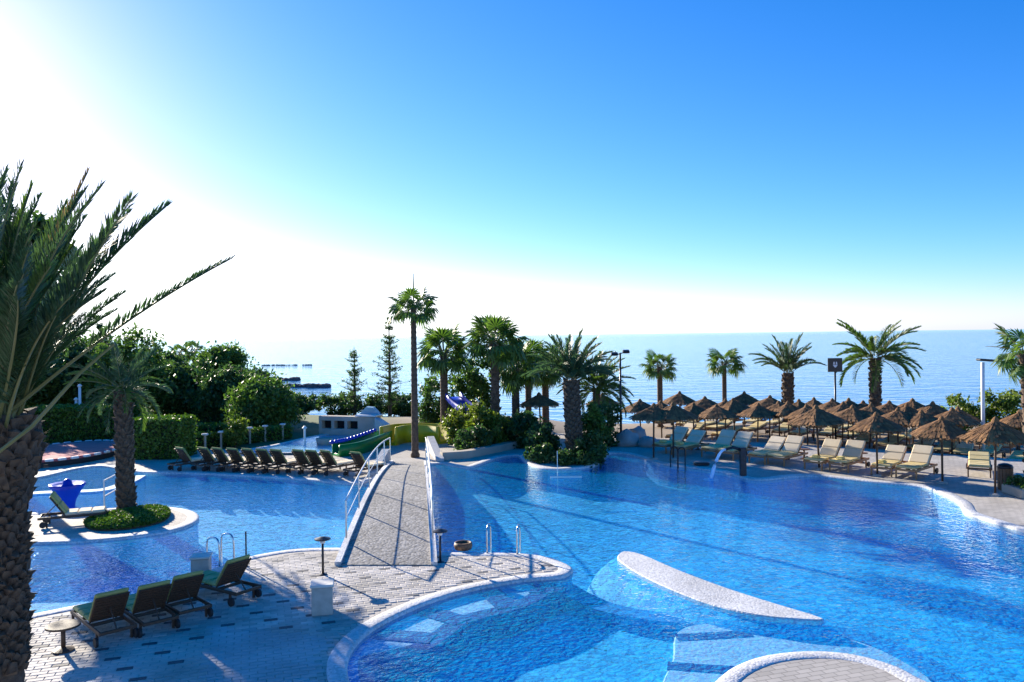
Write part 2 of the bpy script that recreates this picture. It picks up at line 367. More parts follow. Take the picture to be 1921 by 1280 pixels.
def np_dist(X, Y, poly):
    r = np.full(X.shape, 1e9); n = len(poly)
    for i in range(n):
        ax, ay, bx, by = poly[i][0], poly[i][1], poly[(i + 1) % n][0], poly[(i + 1) % n][1]
        L = max((bx - ax) ** 2 + (by - ay) ** 2, 1e-9); t = np.clip(((X - ax) * (bx - ax) + (Y - ay) * (by - ay)) / L, 0, 1)
        r = np.minimum(r, np.hypot(X - ax - t * (bx - ax), Y - ay - t * (by - ay)))
    return r

# ------------------------------------------------------------------ pool outline (points of the pool edge on the deck plane)
POOL_PX = [(60, 1152), (180, 1128), (280, 1107), (350, 1087), (400, 1067), (450, 1049), (500, 1038), (560, 1030), (640, 1028), (730, 1032), (820, 1036),
           (900, 1037), (960, 1038), (1010, 1042), (1045, 1051), (1068, 1062), (1072, 1070), (1058, 1079), (1030, 1083), (980, 1087), (900, 1101), (840, 1116), (780, 1137), (720, 1165),
           (680, 1192), (655, 1222), (648, 1250), (655, 1280), (690, 1325), (780, 1375), (900, 1405), (1050, 1410), (1200, 1380), (1300, 1325), (1345, 1278), (1382, 1250), (1440, 1230), (1520, 1222),
           (1600, 1228), (1680, 1250), (1740, 1280), (1850, 1310), (2050, 1310), (2250, 1230), (2300, 1130), (2150, 1050), (2030, 1020), (1921, 995), (1860, 977), (1812, 960), (1801, 943), (1767, 924), (1741, 914), (1690, 908),
           (1641, 904), (1572, 896), (1526, 892), (1480, 894), (1440, 899), (1405, 898), (1375, 889), (1340, 882), (1290, 876), (1235, 868), (1185, 853), (1150, 849), (1134, 857), (1122, 869), (1090, 877), (1040, 880), (1005, 875), (985, 864),
           (972, 853), (937, 857), (912, 866), (875, 877), (825, 869), (780, 876), (730, 890), (690, 902), (660, 907), (600, 902), (540, 897), (480, 893), (400, 889), (330, 886), (275, 886), (235, 881), (190, 874), (140, 880), (90, 892),
           (20, 905), (-120, 925), (-200, 945), (-60, 958), (75, 962), (140, 959), (220, 953), (290, 950), (340, 954), (368, 963), (368, 977), (330, 993), (250, 1006), (150, 1015), (65, 1018), (-80, 1022), (-250, 1035), (-300, 1090), (-200, 1170), (-60, 1172)]
POOL = ccw(smooth_loop([P(x, y) for x, y in POOL_PX], 3))
ZW, ZF = -.055, -.85
DECK_OUT = ccw([Vector((x, y, 0)) for x, y in ((-34, -8), (44, -8), (44, 19), (26, 26.5), (19, 31), (14.5, 34.5), (11, 36.6), (6.5, 38.6), (1.5, 41), (-3, 40.5), (-6, 38), (-10, 36), (-16, 36.5), (-22, 36.5), (-34, 35))])
deck = fill([DECK_OUT, POOL], 0, 'pool_deck', M['deck']); tag(deck, kind='structure')
b = MB(); skirt(b, DECK_OUT, -.6, 0); b.build('deck_edge', M['stone_box'], deck)
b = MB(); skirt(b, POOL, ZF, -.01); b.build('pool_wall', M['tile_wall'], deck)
pf = fill([POOL], ZF, 'pool_floor', M['tile_deep'], deck)
water = fill([POOL], ZW, 'pool_water', M['water']); tag(water, kind='structure')
# coping: rounded strip of white pebbles round the pool
def coping(loop, wid, name, parent, m=M['coping'], side=1):
    b = MB(); n = len(loop)
    prof = [(-.02 * side, -.14), (-.03 * side, -.04), (-.015 * side, -.005), (.03 * side, .01), ((wid - .03) * side, .016), (wid * side, .002)]
    rings = [[(v.x, v.y, z) for v in offset_loop(loop, d)] for d, z in prof]
    vs = [v for r in rings for v in r]; fs = []
    for k in range(len(prof) - 1):
        for i in range(n):
            j = (i + 1) % n; fs.append((k * n + i, k * n + j, k * n + n + j, k * n + n + i))
    b.add(vs, fs); return b.build(name, m, parent, True)
coping(POOL, .28, 'coping', deck)

# underwater ledges -------------------------------------------------------------
def band(px, z0, wid, z, name, m, parent=deck):
    """flat strip along a line of pixels at height z"""
    pts = smooth_line([P(x, y, z) for x, y in px], 5); b = MB(); vs = []; fs = []
    for i, p in enumerate(pts):
        t = (pts[min(i + 1, len(pts) - 1)] - pts[max(i - 1, 0)]).normalized(); s = Vector((t.y, -t.x, 0)) * wid / 2
        vs += [(p + s).to_tuple(), (p - s).to_tuple(), ((p + s).x, (p + s).y, z0), ((p - s).x, (p - s).y, z0)]
    for i in range(len(pts) - 1):
        a, c = i * 4, i * 4 + 4; fs += [(a, c, c + 1, a + 1), (a + 2, c + 2, c, a), (a + 1, c + 1, c + 3, a + 3)]
    b.add(vs, fs); return b.build(name, m, parent)
ZN = -.6
near_in = [(1060, 1100), (1120, 1128), (1180, 1150), (1265, 1168), (1330, 1180), (1330, 1230), (1300, 1290), (1330, 1340), (1200, 1395), (1050, 1425), (900, 1420), (780, 1390), (690, 1330), (640, 1280), (636, 1235), (655, 1195), (700, 1163), (780, 1128), (880, 1094), (980, 1078), (1040, 1082)]
slab('shallow_floor', smooth_loop([P(x, y, ZN) for x, y in near_in], 4), ZF, ZN, M['tile_near'], deck)
ZB = -.13
bench_out = [(1058, 1076), (980, 1082), (900, 1094), (840, 1108), (780, 1129), (716, 1157), (672, 1188), (640, 1222), (632, 1255), (645, 1290)]
bench_in = [(685, 1300), (683, 1262), (692, 1236), (740, 1224), (790, 1212), (828, 1188), (860, 1165), (900, 1152), (940, 1143), (985, 1128), (1015, 1112), (1050, 1098)]
slab('bench_step', [P(x, y, ZB) for x, y in bench_out + bench_in], ZF, ZB, M['tile_pale'], deck)
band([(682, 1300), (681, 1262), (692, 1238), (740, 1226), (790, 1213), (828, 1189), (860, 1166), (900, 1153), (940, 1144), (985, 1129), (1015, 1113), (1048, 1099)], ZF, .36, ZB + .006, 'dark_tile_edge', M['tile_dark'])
band([(1050, 1081), (980, 1092), (900, 1106), (840, 1122), (780, 1144), (722, 1172), (684, 1200), (662, 1230), (658, 1262), (668, 1300)], ZF, .22, ZB + .012, 'deck_shadow_band', M['tile_wall'])  # the deck's shadow along the edge, coloured in as a blue strip
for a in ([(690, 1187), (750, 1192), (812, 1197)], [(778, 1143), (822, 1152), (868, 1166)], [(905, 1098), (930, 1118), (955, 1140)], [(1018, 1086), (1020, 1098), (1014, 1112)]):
    band(a, ZF, .46, ZB + .018, 'tile_and_shade_bar', M['tile_dark'])  # shadows cast across the treads, laid in as dark bars
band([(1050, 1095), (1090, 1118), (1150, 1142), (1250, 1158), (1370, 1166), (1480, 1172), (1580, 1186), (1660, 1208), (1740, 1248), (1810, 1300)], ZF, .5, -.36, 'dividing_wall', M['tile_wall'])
step_px = [(1266, 1192), (1300, 1172), (1400, 1168), (1500, 1180), (1600, 1200), (1680, 1232), (1760, 1290), (1700, 1340), (1500, 1400), (1300, 1400), (1250, 1330), (1240, 1285), (1262, 1235)]
slab('island_step', smooth_loop([P(x, y, -.3) for x, y in step_px], 3), ZF, -.3, M['tile_pale'], deck)
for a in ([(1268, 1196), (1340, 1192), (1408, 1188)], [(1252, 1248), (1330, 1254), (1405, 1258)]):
    band(a, ZF, .3, -.29, 'tile_and_shade_bar', M['tile_dark'])
cres = [(1158, 1048), (1170, 1037), (1205, 1043), (1270, 1071), (1360, 1105), (1450, 1134), (1545, 1164), (1490, 1164), (1420, 1157), (1340, 1139), (1260, 1109), (1200, 1080), (1170, 1061)]
CL = ccw(smooth_loop([P(x, y, -.07) for x, y in cres], 3))
slab('crescent_ledge', CL, -.16, -.035, M['coping'], deck, .02)
cb = MB(); rings = [(offset_loop(CL, d), z) for d, z in ((-.004, -.13), (.2, -.22), (.5, -.5), (.7, ZF))]
for k in range(3):
    n = len(CL); cb.add([(v.x, v.y, rings[k][1]) for v in rings[k][0]] + [(v.x, v.y, rings[k + 1][1]) for v in rings[k + 1][0]], [(i, n + i, n + (i + 1) % n, (i + 1) % n) for i in range(n)])
cb.build('ledge_foot', M['tile_deep'], deck)
# divider of the children's basin (far left)
lo = [P(x, y, 0) for x, y in ((20, 930), (74, 924), (130, 922), (196, 918), (240, 904), (262, 892))]
lo = smooth_line(lo, 4); b = MB(); vs = []; fs = []
for i, p in enumerate(lo):
    t = (lo[min(i + 1, len(lo) - 1)] - lo[max(i - 1, 0)]).normalized(); s = Vector((t.y, -t.x, 0)) * .22
    vs += [((p + s).x, (p + s).y, ZF), ((p + s).x, (p + s).y, .0), ((p - s).x, (p - s).y, .0), ((p - s).x, (p - s).y, ZF)]
for i in range(len(lo) - 1):
    a = i * 4; fs += [(a + k, a + 4 + k, a + 5 + k, a + 1 + k) for k in range(3)]
fs += [(0, 1, 2, 3), tuple(len(vs) - 4 + k for k in (3, 2, 1, 0))]
b.add(vs, fs).build('basin_wall', M['tile_pale'], deck)

# ------------------------------------------------------------------ terrain and sea
SEA = -1.5
COAST = [(-400, 170), (-120, 150), (-70, 118), (-45, 100), (-32, 92), (-26, 80), (-22, 71), (-10, 66), (5, 64), (20, 62), (35, 60), (60, 62), (400, 62)]
def coast_y(X): return np.interp(X, [c[0] for c in COAST], [c[1] for c in COAST])
def tz(x, y):
    d = float(coast_y(x)) - y
    t = max(0, min(1, (18 - d) / 26)); z0 = -.02 - .53 * max(0, min(1, (x - 1) / 3)); return z0 + (-2.6 - z0) * t * t * (3 - 2 * t)
gx = np.concatenate([np.arange(-400, -60, 20), np.arange(-60, 60, 1.0), np.arange(60, 401, 20)]); gy = np.concatenate([np.arange(-40, -12, 7), np.arange(-12, 90, 1.0), np.arange(90, 200, 5)])
X, Y = np.meshgrid(gx, gy); D = coast_y(X) - Y
T = np.clip((18 - D) / 26, 0, 1); Z0 = -.02 - .53 * np.clip((X - 1) / 3, 0, 1); Z = Z0 + (-2.6 - Z0) * T * T * (3 - 2 * T)
poolxy = [(v.x, v.y) for v in POOL]
low = np_inside(X, Y, poolxy) | (np_dist(X, Y, poolxy[::2]) < 1.0); Z[low] = -2.2
for i in range(X.shape[0]):
    if gy[i] > 40:
        for j in range(X.shape[1]):
            if abs(gx[j]) < 60: Z[i, j] += .12 * noise.noise(Vector((X[i, j] * .3, Y[i, j] * .3, 0)))
nx, ny = len(gx), len(gy)
me = bpy.data.meshes.new('ground'); V = np.stack([X, Y, Z], -1).reshape(-1, 3)
F = [(i * nx + j, i * nx + j + 1, (i + 1) * nx + j + 1, (i + 1) * nx + j) for i in range(ny - 1) for j in range(nx - 1)]
me.from_pydata(V.tolist(), [], F); me.materials.append(M['ground']); me.polygons.foreach_set('use_smooth', [True] * len(F))
at = me.attributes.new('sandy', 'FLOAT', 'POINT')
sandy = np.clip((X + 9) / 3, 0, 1) * np.clip((Y - 30) / 4, 0, 1); sandy = np.maximum(sandy, np.clip((10 - D) / 6, 0, 1))
at.data.foreach_set('value', sandy.reshape(-1).astype(np.float32))
ground = link('ground', me); tag(ground, kind='structure')
b = MB(); ys = [45, 70, 110, 180, 300, 600, 1500, 5000, 30000]; xs = [-30000, -5000, -800, -200, -60, 0, 60, 200, 800, 5000, 30000]
b.add([(x, y, SEA) for y in ys for x in xs], [(i * 11 + j, i * 11 + j + 1, i * 11 + 12 + j, i * 11 + 11 + j) for i in range(8) for j in range(10)])
tag(b.build('sea', M['sea']), kind='structure')

# ================================================================== palms
def pinnate(L, n, leaf, droop, vee=.5, wid=.035, taper=.25, seed=0, base=.18, bare=.14, curl=0.0):
    """feather frond along +X; returns (rachis MB, leaflet quads)"""
    rg = np.random.default_rng(seed); K = 16; pts = []; ang = 0; x = z = 0; y = 0
    for i in range(K + 1):
        pts.append(Vector((x, y, z))); s = i / K
        a = -droop * s ** 1.5; x += L / K * math.cos(a); z += L / K * math.sin(a); y += curl * L / K * s
    rach = MB().tube(pts, [base * .085 * (1 - .9 * i / K) + .0012 for i in range(K + 1)], 5)
    V = []
    for i in range(n):
        s = bare + (1 - bare) * (i + .5) / n; f = s * K; k = min(int(f), K - 1); p = pts[k].lerp(pts[k + 1], f - k); t = (pts[k + 1] - pts[k]).normalized()
        side = Vector((-t.y, t.x, 0)).normalized(); up = t.cross(side); up = up if up.z > 0 else -up
        ll = leaf * (taper + (1 - taper) * math.sin(PI * min(1, (s * .86 + .14)) ** .8) ** .7)
        for sg in (-1, 1):
            j = rg.normal(0, .1); fw = .55 + .55 * s + j; v = vee + rg.normal(0, .18)
            d = (side * sg * math.cos(v) + up * math.sin(v)) * math.cos(fw) + t * math.sin(fw)
            d.normalize(); l2 = ll * rg.uniform(.8, 1.1)
            n2 = d.cross(t).normalized() * .6 + t * .8; n2.normalize()
            tip = p + d * l2 + Vector((0, 0, -.12 * l2 * rg.random()))
            m = p + d * l2 * .45
            V.append([p, m + n2 * wid * .5, tip, m - n2 * wid * .5])
    return rach, np.array([[tuple(q) for q in v] for v in V])
def mesh2(name, mb, V, m1, m2):
    vs = list(mb.v); fs = list(mb.f); k = len(fs)
    for q in V:
        n = len(vs); vs += [tuple(x) for x in q]; fs.append((n, n + 1, n + 2, n + 3))
    me = bpy.data.meshes.new(name); me.from_pydata(vs, [], fs); me.materials.append(m1); me.materials.append(m2)
    me.polygons.foreach_set('material_index', [0] * k + [1] * (len(fs) - k)); me.update(); return me
def fan_leaf(rad, pet, nseg, seed=0, droop=.35):
    rg = np.random.default_rng(seed)
    rach = MB().tube([(0, 0, 0), (pet * .5, 0, -.02), (pet, 0, -.07)], [.022, .016, .012], 5); V = []
    c = Vector((pet, 0, -.07))
    for i in range(nseg):
        a = (i / (nseg - 1) - .5) * 4.6; r = rad * (1 - .18 * abs(a) / 2.3) * rg.uniform(.9, 1.05); w_ = rad * .085
        d = Vector((math.cos(a), math.sin(a), 0)); s = Vector((-d.y, d.x, 0)); fold = Vector((0, 0, .05 * (1 if i % 2 else -1)))
        m = c + d * r * .55 + Vector((0, 0, -.05 * rad)) + fold * rad
        tip = c + d * r + Vector((0, 0, -droop * rad * rg.uniform(.6, 1.3)))
        V.append([c, m + s * w_, tip, m - s * w_])
    return rach, np.array([[tuple(q) for q in v] for v in V])
FR = {}
for k in range(4):
    FR['near', k] = mesh2('frond', *pinnate(1, 110, .128, .35 + .14 * k, .66, .011, .3, k, .1, .2), M['rachis'], M['frond'])
    FR['near_green', k] = mesh2('frond', *pinnate(1, 100, .14, .3 + .1 * k, .72, .0125, .3, 9 + k, .1, .15), M['rachis'], M['frond_green'])
for k in range(2):
    FR['near_thin', k] = mesh2('frond', *pinnate(1, 80, .062, .25 + .1 * k, .9, .011, .3, 79 + k, .08, .42), M['rachis'], M['frond'])
for k in range(3):
    FR['near_dry', k] = mesh2('frond', *pinnate(1, 46, .09, .25 + .1 * k, .8, .011, .3, 19 + k, .1, .35), M['rachis'], M['frond_dry'])
for k in range(4):
    FR['date', k] = mesh2('frond', *pinnate(1, 38, .21, .5 + .2 * k, .6, .036, .35, 29 + k, .1, .12), M['rachis'], M['frond'])
    FR['date_green', k] = mesh2('frond', *pinnate(1, 36, .22, .55 + .22 * k, .55, .038, .35, 39 + k, .1, .12), M['rachis'], M['frond_green'])
    FR['fan', k] = mesh2('frond', *fan_leaf(.5, .55, 22, 49 + k, .3 + .12 * k), M['rachis'], M['fan'])
def boot_mesh(seed):
    rg = random.Random(seed); j = lambda k=.016: rg.uniform(-k, k); t = rg.uniform(.5, 1.3)
    pts = [(-.075, 0, -.07), (.075, 0, -.07), (.06, .05, -.03), (-.06, .05, -.03), (-.05, .0, .06), (.05, 0, .06), (.035, .075, .055), (-.035, .075, .055), (j(.03), .085 * t, .03 + .06 * t)]
    b = MB(); b.add([(x + j(), y + j(.01), z + j()) for x, y, z in pts], [(0, 1, 2, 3), (3, 2, 6, 7), (1, 5, 6, 2), (4, 0, 3, 7), (7, 6, 8), (5, 4, 8), (6, 5, 8), (4, 7, 8)])
    return b.mesh('leaf_base', M['boot'])
BOOTS = [boot_mesh(i) for i in range(9)]; BOOT = BOOTS[0]
def trunk_curve(base, h, lean=(0, 0), n=14):
    return [Vector(base) * 0 + Vector((lean[0] * (i / n) ** 1.4, lean[1] * (i / n) ** 1.4, h * i / n)) for i in range(n + 1)]
def palm(name, label, loc, h, r0, r1, kind, nf, L, elev=(-25, 80), lean=(0, 0), boots=0, bscale=1, seed=0, group=None, spear=False, skirtf=0, kinds=None, bias=None):
    rg = random.Random(seed); t = thing(name, label, 'palm tree', loc, 0, group)
    pts = trunk_curve((0, 0, 0), h, lean); n = len(pts); b = MB()
    fine = smooth_line(pts, 4); m = len(fine)
    rad = [(r0 + (r1 - r0) * (i / m)) * (1 + .06 * ((i % 2) * 2 - 1)) * (1.25 if i < 2 else 1) for i in range(m)]
    b.tube(fine, rad, 12); b.build('trunk', M['bark_palm'], t, True)
    top = pts[-1]
    if boots:
        for i in range(boots):
            f = i / boots; k = f * (n - 1); a = i * 2.39996; p = pts[int(k)].lerp(pts[min(int(k) + 1, n - 1)], k - int(k)); rr = (r0 + (r1 - r0) * f) * .95
            o = link('leaf_base', rg.choice(BOOTS), t, p + Vector((math.cos(a), math.sin(a), 0)) * rr, (rg.uniform(-.2, .1), rg.uniform(-.15, .15), a - PI / 2), (bscale * rg.uniform(.8, 1.2), bscale * rg.uniform(.8, 1.3), bscale * rg.uniform(.85, 1.2)))
    kinds = kinds or [kind]
    for i in range(nf):
        f = (i + .5) / nf; e = R(elev[1] + (elev[0] - elev[1]) * f ** .8 + rg.uniform(-7, 7)); a = i * 2.39996 + rg.uniform(-.3, .3)
        kk = rg.choice(kinds)
        if ((kk, 3) not in FR): v = rg.randrange(3)
        else: v = min(3, int(f * 4))
        link('frond', FR[kk, v], t, top + Vector((math.cos(a), math.sin(a), 0)) * r1 * .6 + Vector((0, 0, .25 * L * .3 * (1 - f))), (rg.uniform(-.35, .35), -e, a), L * rg.uniform(.85, 1.1))
    for i in range(skirtf):
        a = i * 2.39996; link('frond', FR['near_dry', i % 3], t, top + Vector((math.cos(a), math.sin(a), -.1)) * r1, (0, R(rg.uniform(35, 70)), a), L * .6)
    if spear:
        MB().tube([top, top + Vector((.02, 0, L * .7)), top + Vector((.03, 0, L * 1.25))], [.03, .03, .012], 5).build('spear_leaf', M['frond_green'], t)
    return t

# near date palm at the left edge ------------------------------------------------
NP = PD(-8, 800, 10.0); nz_top = NP.z
t = thing('date_palm', 'large shaggy date palm cut by the left edge of the photo, nearest to the viewer', 'palm tree', (NP.x, NP.y, 0))
H = nz_top; b = MB(); pr = []
for i in range(60):
    f = i / 59; r = .25 + .02 * math.sin(f * 3) + (.17 * math.exp(-((f - .92) / .1) ** 2)); r *= 1 - (max(0, f - .95) * 8) ** 2 * .5; pr.append((r * (1 + .05 * (i % 2)), H * f * 1.04))
b.lathe(pr, n=20).build('trunk', M['bark_palm'], t, True)
rg = random.Random(3)
nb = 0; rb = MB()
for i in range(560):
    f = (i / 560); z = H * (.24 + .78 * f); q = z / H; a = i * 2.39996
    r = (.25 + .02 * math.sin(q * 3) + (.17 * math.exp(-((q - .92) / .1) ** 2))) * .97; sc = .95 + .5 * max(0, q - .72) / .28
    eu = Euler((rg.uniform(-.45, .2), rg.uniform(-.3, .3), a - PI / 2)); scl = (sc * rg.uniform(.8, 1.15), sc * rg.uniform(.7, 1.7), sc * rg.uniform(.8, 1.4)); lc = Vector((math.cos(a) * r, math.sin(a) * r, z))
    if math.cos(a - math.atan2(-NP.y, -NP.x)) > 0 and nb < 300: link('leaf_base', rg.choice(BOOTS), t, lc, eu, scl); nb += 1
    else:
        mm_ = eu.to_matrix(); rb.add([mm_ @ Vector((v.co.x * scl[0], v.co.y * scl[1], v.co.z * scl[2])) + lc for v in BOOTS[i % 9].vertices], [tuple(p.vertices) for p in BOOTS[i % 9].polygons])
tag(rb.build('leaf_base_field', M['boot'], t), kind='stuff')
fb = np.random.default_rng(4); nf_ = 2600; za = H * fb.uniform(.24, 1.0, nf_); qa = za / H; aa = fb.uniform(0, 2 * PI, nf_); ra = (.25 + .02 * np.sin(qa * 3) + .17 * np.exp(-((qa - .92) / .1) ** 2)) * 1.02
pc = np.stack([np.cos(aa) * ra, np.sin(aa) * ra, za], 1); od = np.stack([np.cos(aa), np.sin(aa), fb.normal(.5, .6, nf_)], 1) + fb.normal(0, .35, (nf_, 3)); od *= fb.uniform(.05, .15, (nf_, 1)); sv = np.stack([-np.sin(aa), np.cos(aa), fb.normal(0, .3, nf_)], 1) * .007
quads('bark_fibre', np.stack([pc - sv, pc + sv, pc + od + sv * .2, pc + od - sv * .2], 1), M['boot'], t, 'stuff')
def aim_frond(t, top, tip, kind, v, roll=0.0, droopfix=.13):
    d = Vector(tip) - Vector(top); L = d.length; a = math.atan2(d.y, d.x); e = math.asin(max(-1, min(1, d.z / L))) + droopfix * (1 + v * .35)
    link('frond', FR[kind, v], t, top, (roll, -e, a), L * 1.03)
top = Vector((0, 0, H * .98)); base = Vector((NP.x, NP.y, 0))
# tips seen in the photo: pixel, distance from the camera
for px, py, dd, kind, v, roll in ((8, 318, 9.6, 'near', 0, .5), (-30, 330, 10.4, 'near', 1, -.4), (62, 362, 9.9, 'near_green', 0, .2), (80, 380, 10.4, 'near', 0, .4), (178, 338, 10.2, 'near_dry', 0, .3), (190, 365, 10.3, 'near', 0, -.3),
                                  (236, 410, 10.3, 'near', 0, .6), (300, 400, 9.9, 'near', 0, .7), (302, 408, 10.0, 'near', 1, -.9), (425, 522, 9.4, 'near_thin', 0, .9), (110, 400, 11, 'near_green', 0, -.3), (135, 405, 9.3, 'near', 0, .2), (20, 420, 11, 'near', 0, .2),
                                  (165, 470, 11.4, 'near', 1, .3), (215, 520, 11.6, 'near', 1, .2), (150, 560, 8.8, 'near', 1, .5), (40, 480, 8.6, 'near', 1, .1), (95, 520, 8.3, 'near_green', 1, 0),
                                  (-40, 450, 9, 'near', 1, 0), (-120, 400, 10, 'near', 1, .2), (-200, 480, 10.5, 'near', 1, .1), (-260, 420, 9.5, 'near', 0, .3), (-330, 560, 10, 'near', 2, .2), (-300, 650, 9, 'near', 2, 0), (-80, 520, 8.2, 'near', 2, 0), (-160, 600, 12.5, 'near', 2, 0), (10, 560, 12.5, 'near', 2, 0),
                                  (100, 640, 12.4, 'near', 2, .1), (-200, 720, 8.6, 'near', 3, .1), (-100, 370, 10.6, 'near', 0, .1), (-10, 380, 9.2, 'near_green', 0, .1),
                                  (45, 430, 9.4, 'near', 0, .3), (125, 450, 10.0, 'near', 0, -.4), (160, 420, 10.6, 'near', 0, .3), (75, 470, 10.9, 'near', 0, .3), (30, 360, 10.2, 'near', 0, .2), (205, 440, 10.8, 'near', 0, .2), (100, 560, 8.4, 'near', 1, .4), (20, 520, 8.2, 'near', 1, .2), (170, 530, 9.6, 'near', 1, .4), (230, 560, 10.4, 'near', 1, .8)):
    aim_frond(t, top + Vector((rg.uniform(-.2, .25), rg.uniform(-.2, .2), rg.uniform(-.1, .15))), PD(px, py, dd) - base, kind, v, roll)
    if px < 240 and rg.random() < .6: aim_frond(t, top + Vector((rg.uniform(-.2, .25), rg.uniform(-.2, .2), rg.uniform(-.1, .15))), PD(px * .85 + rg.uniform(-35, 20), py + rg.uniform(10, 80), dd + rg.uniform(-.6, .6)) - base, rg.choice(['near', 'near', 'near', 'near_green']), v, rg.uniform(-.5, .5))
# long leaf stalk of the low frond crossing the trunk
MB().tube([PD(-20, 862, 9.2) - base, PD(60, 800, 9.25) - base, PD(150, 700, 9.35) - base, PD(215, 645, 9.4) - base], [.022, .024, .02, .014], 6).build('cut_stalk', M['rachis'], t)

# palm on the paved island, left pool -------------------------------------------
ip = P(237, 962)
palm('date_palm', 'slim date palm growing from the round green bed on the paved island', (ip.x, ip.y, 0), 3.55, .21, .19, 'date', 27, 1.5, (-35, 84), (-.05, 0), 150, 1.1, 5, kinds=['date', 'date', 'date_green'])
# middle group -------------------------------------------------------------------
p = P(779, 858); palm('fan_palm', 'very tall thin fan palm standing at the far end of the footbridge', (p.x, p.y, 0), 6.15, .15, .11, 'fan', 20, 1.15, (-30, 70), (0, 0), 0, 1, 6, spear=True)
def gpt(px, dist): q = PD(px, 640, dist); return Vector((q.x, q.y, tz(q.x, q.y)))
def top_h(py, px, dist, base): return PD(px, py, dist).z - base.z
MID = 'palms behind the main pool'
for nm, px, dist, ty, r, kd, nf, L, el, sd, lab, bts in (
    ('fan_palm', 832, 39.5, 662, .2, 'fan', 30, 1.45, (-38, 80), 11, 'bushy fan palm with bright crown just right of the tall thin palm', 0),
    ('fan_palm', 928, 37, 645, .2, 'fan', 32, 1.5, (-32, 80), 12, 'fan palm with the broadest round crown, left of the dark date palm', 60),
    ('fan_palm', 966, 39, 688, .2, 'fan', 34, 1.35, (-55, 80), 13, 'medium fan palm tucked close right of the broad-crowned fan palm', 0),
    ('fan_palm', 990, 42, 676, .17, 'fan', 28, 1.35, (-60, 75), 14, 'slender fan palm directly left behind the dark date palm', 0),
    ('fan_palm', 1022, 43, 690, .2, 'fan', 28, 1.3, (-60, 75), 15, 'dark-trunked fan palm half hidden behind the dark date palm', 0),
    ('date_palm', 1118, 38, 728, .2, 'date_green', 36, 2.0, (-30, 80), 16, 'spreading green palm right behind the dark date palm, beside the tall lamp post', 0)):
    q = gpt(px, dist); palm(nm, lab, q, top_h(ty, px, dist, q), r, r * .9, kd, nf, L, el, (0, 0), bts, 1.0, sd, MID)
p = P(1078, 866); palm('date_palm', 'dark date palm with thick trunk on the bushy spit in the pool', (p.x, p.y, 0), 3.2, .27, .25, 'date', 48, 1.75, (22, 88), (-.1, 0), 170, 1.35, 21)
# right group ---------------------------------------------------------------------
SEAP = 'palms along the beach'
for nm, px, dist, ty, r, kd, nf, L, el, sd, lab in (
    ('fan_palm', 1237, 48, 688, .17, 'fan', 22, 1.15, (-35, 70), 31, 'small fan palm against the sea, first right of the lamp post'),
    ('fan_palm', 1358, 48, 682, .14, 'fan', 22, 1.2, (-30, 70), 32, 'small thin fan palm against the sea, second right of the lamp post'),
    ('date_palm', 1477, 47, 700, .3, 'date', 30, 2.1, (32, 82), 33, 'date palm with upright brush-like crown left of the black square sign'),
    ('date_palm', 1641, 44, 672, .28, 'date_green', 30, 2.4, (-22, 75), 34, 'date palm with drooping crown right of the black square sign')):
    q = gpt(px, dist); palm(nm, lab, q, top_h(ty, px, dist, q), r, r * .95, kd, nf, L, el, (0, 0), 90 if kd != 'fan' else 0, 1.3, sd, SEAP)
q = P(1936, 928); palm('fan_palm', 'leaning fan palm cut by the right edge of the photo', (q.x, q.y, 0), 4.25, .17, .13, 'fan', 26, 1.0, (-50, 75), (-.15, .1), 60, .9, 41, kinds=['fan', 'fan', 'near_dry'])
# far palms over the tree line
for i, (px, py, dd) in enumerate(((285, 668, 85), (338, 662, 80), (363, 660, 82))):
    q = gpt(px, dd); palm('fan_palm', ['far small palm above the trees, leftmost of three', 'far small palm above the trees, middle of three', 'far small palm above the trees, rightmost of three'][i], q, top_h(py, px, dd, q), .2, .15, 'fan', 16, 1.3, (-40, 75), seed=60 + i, group='far palms above the trees')

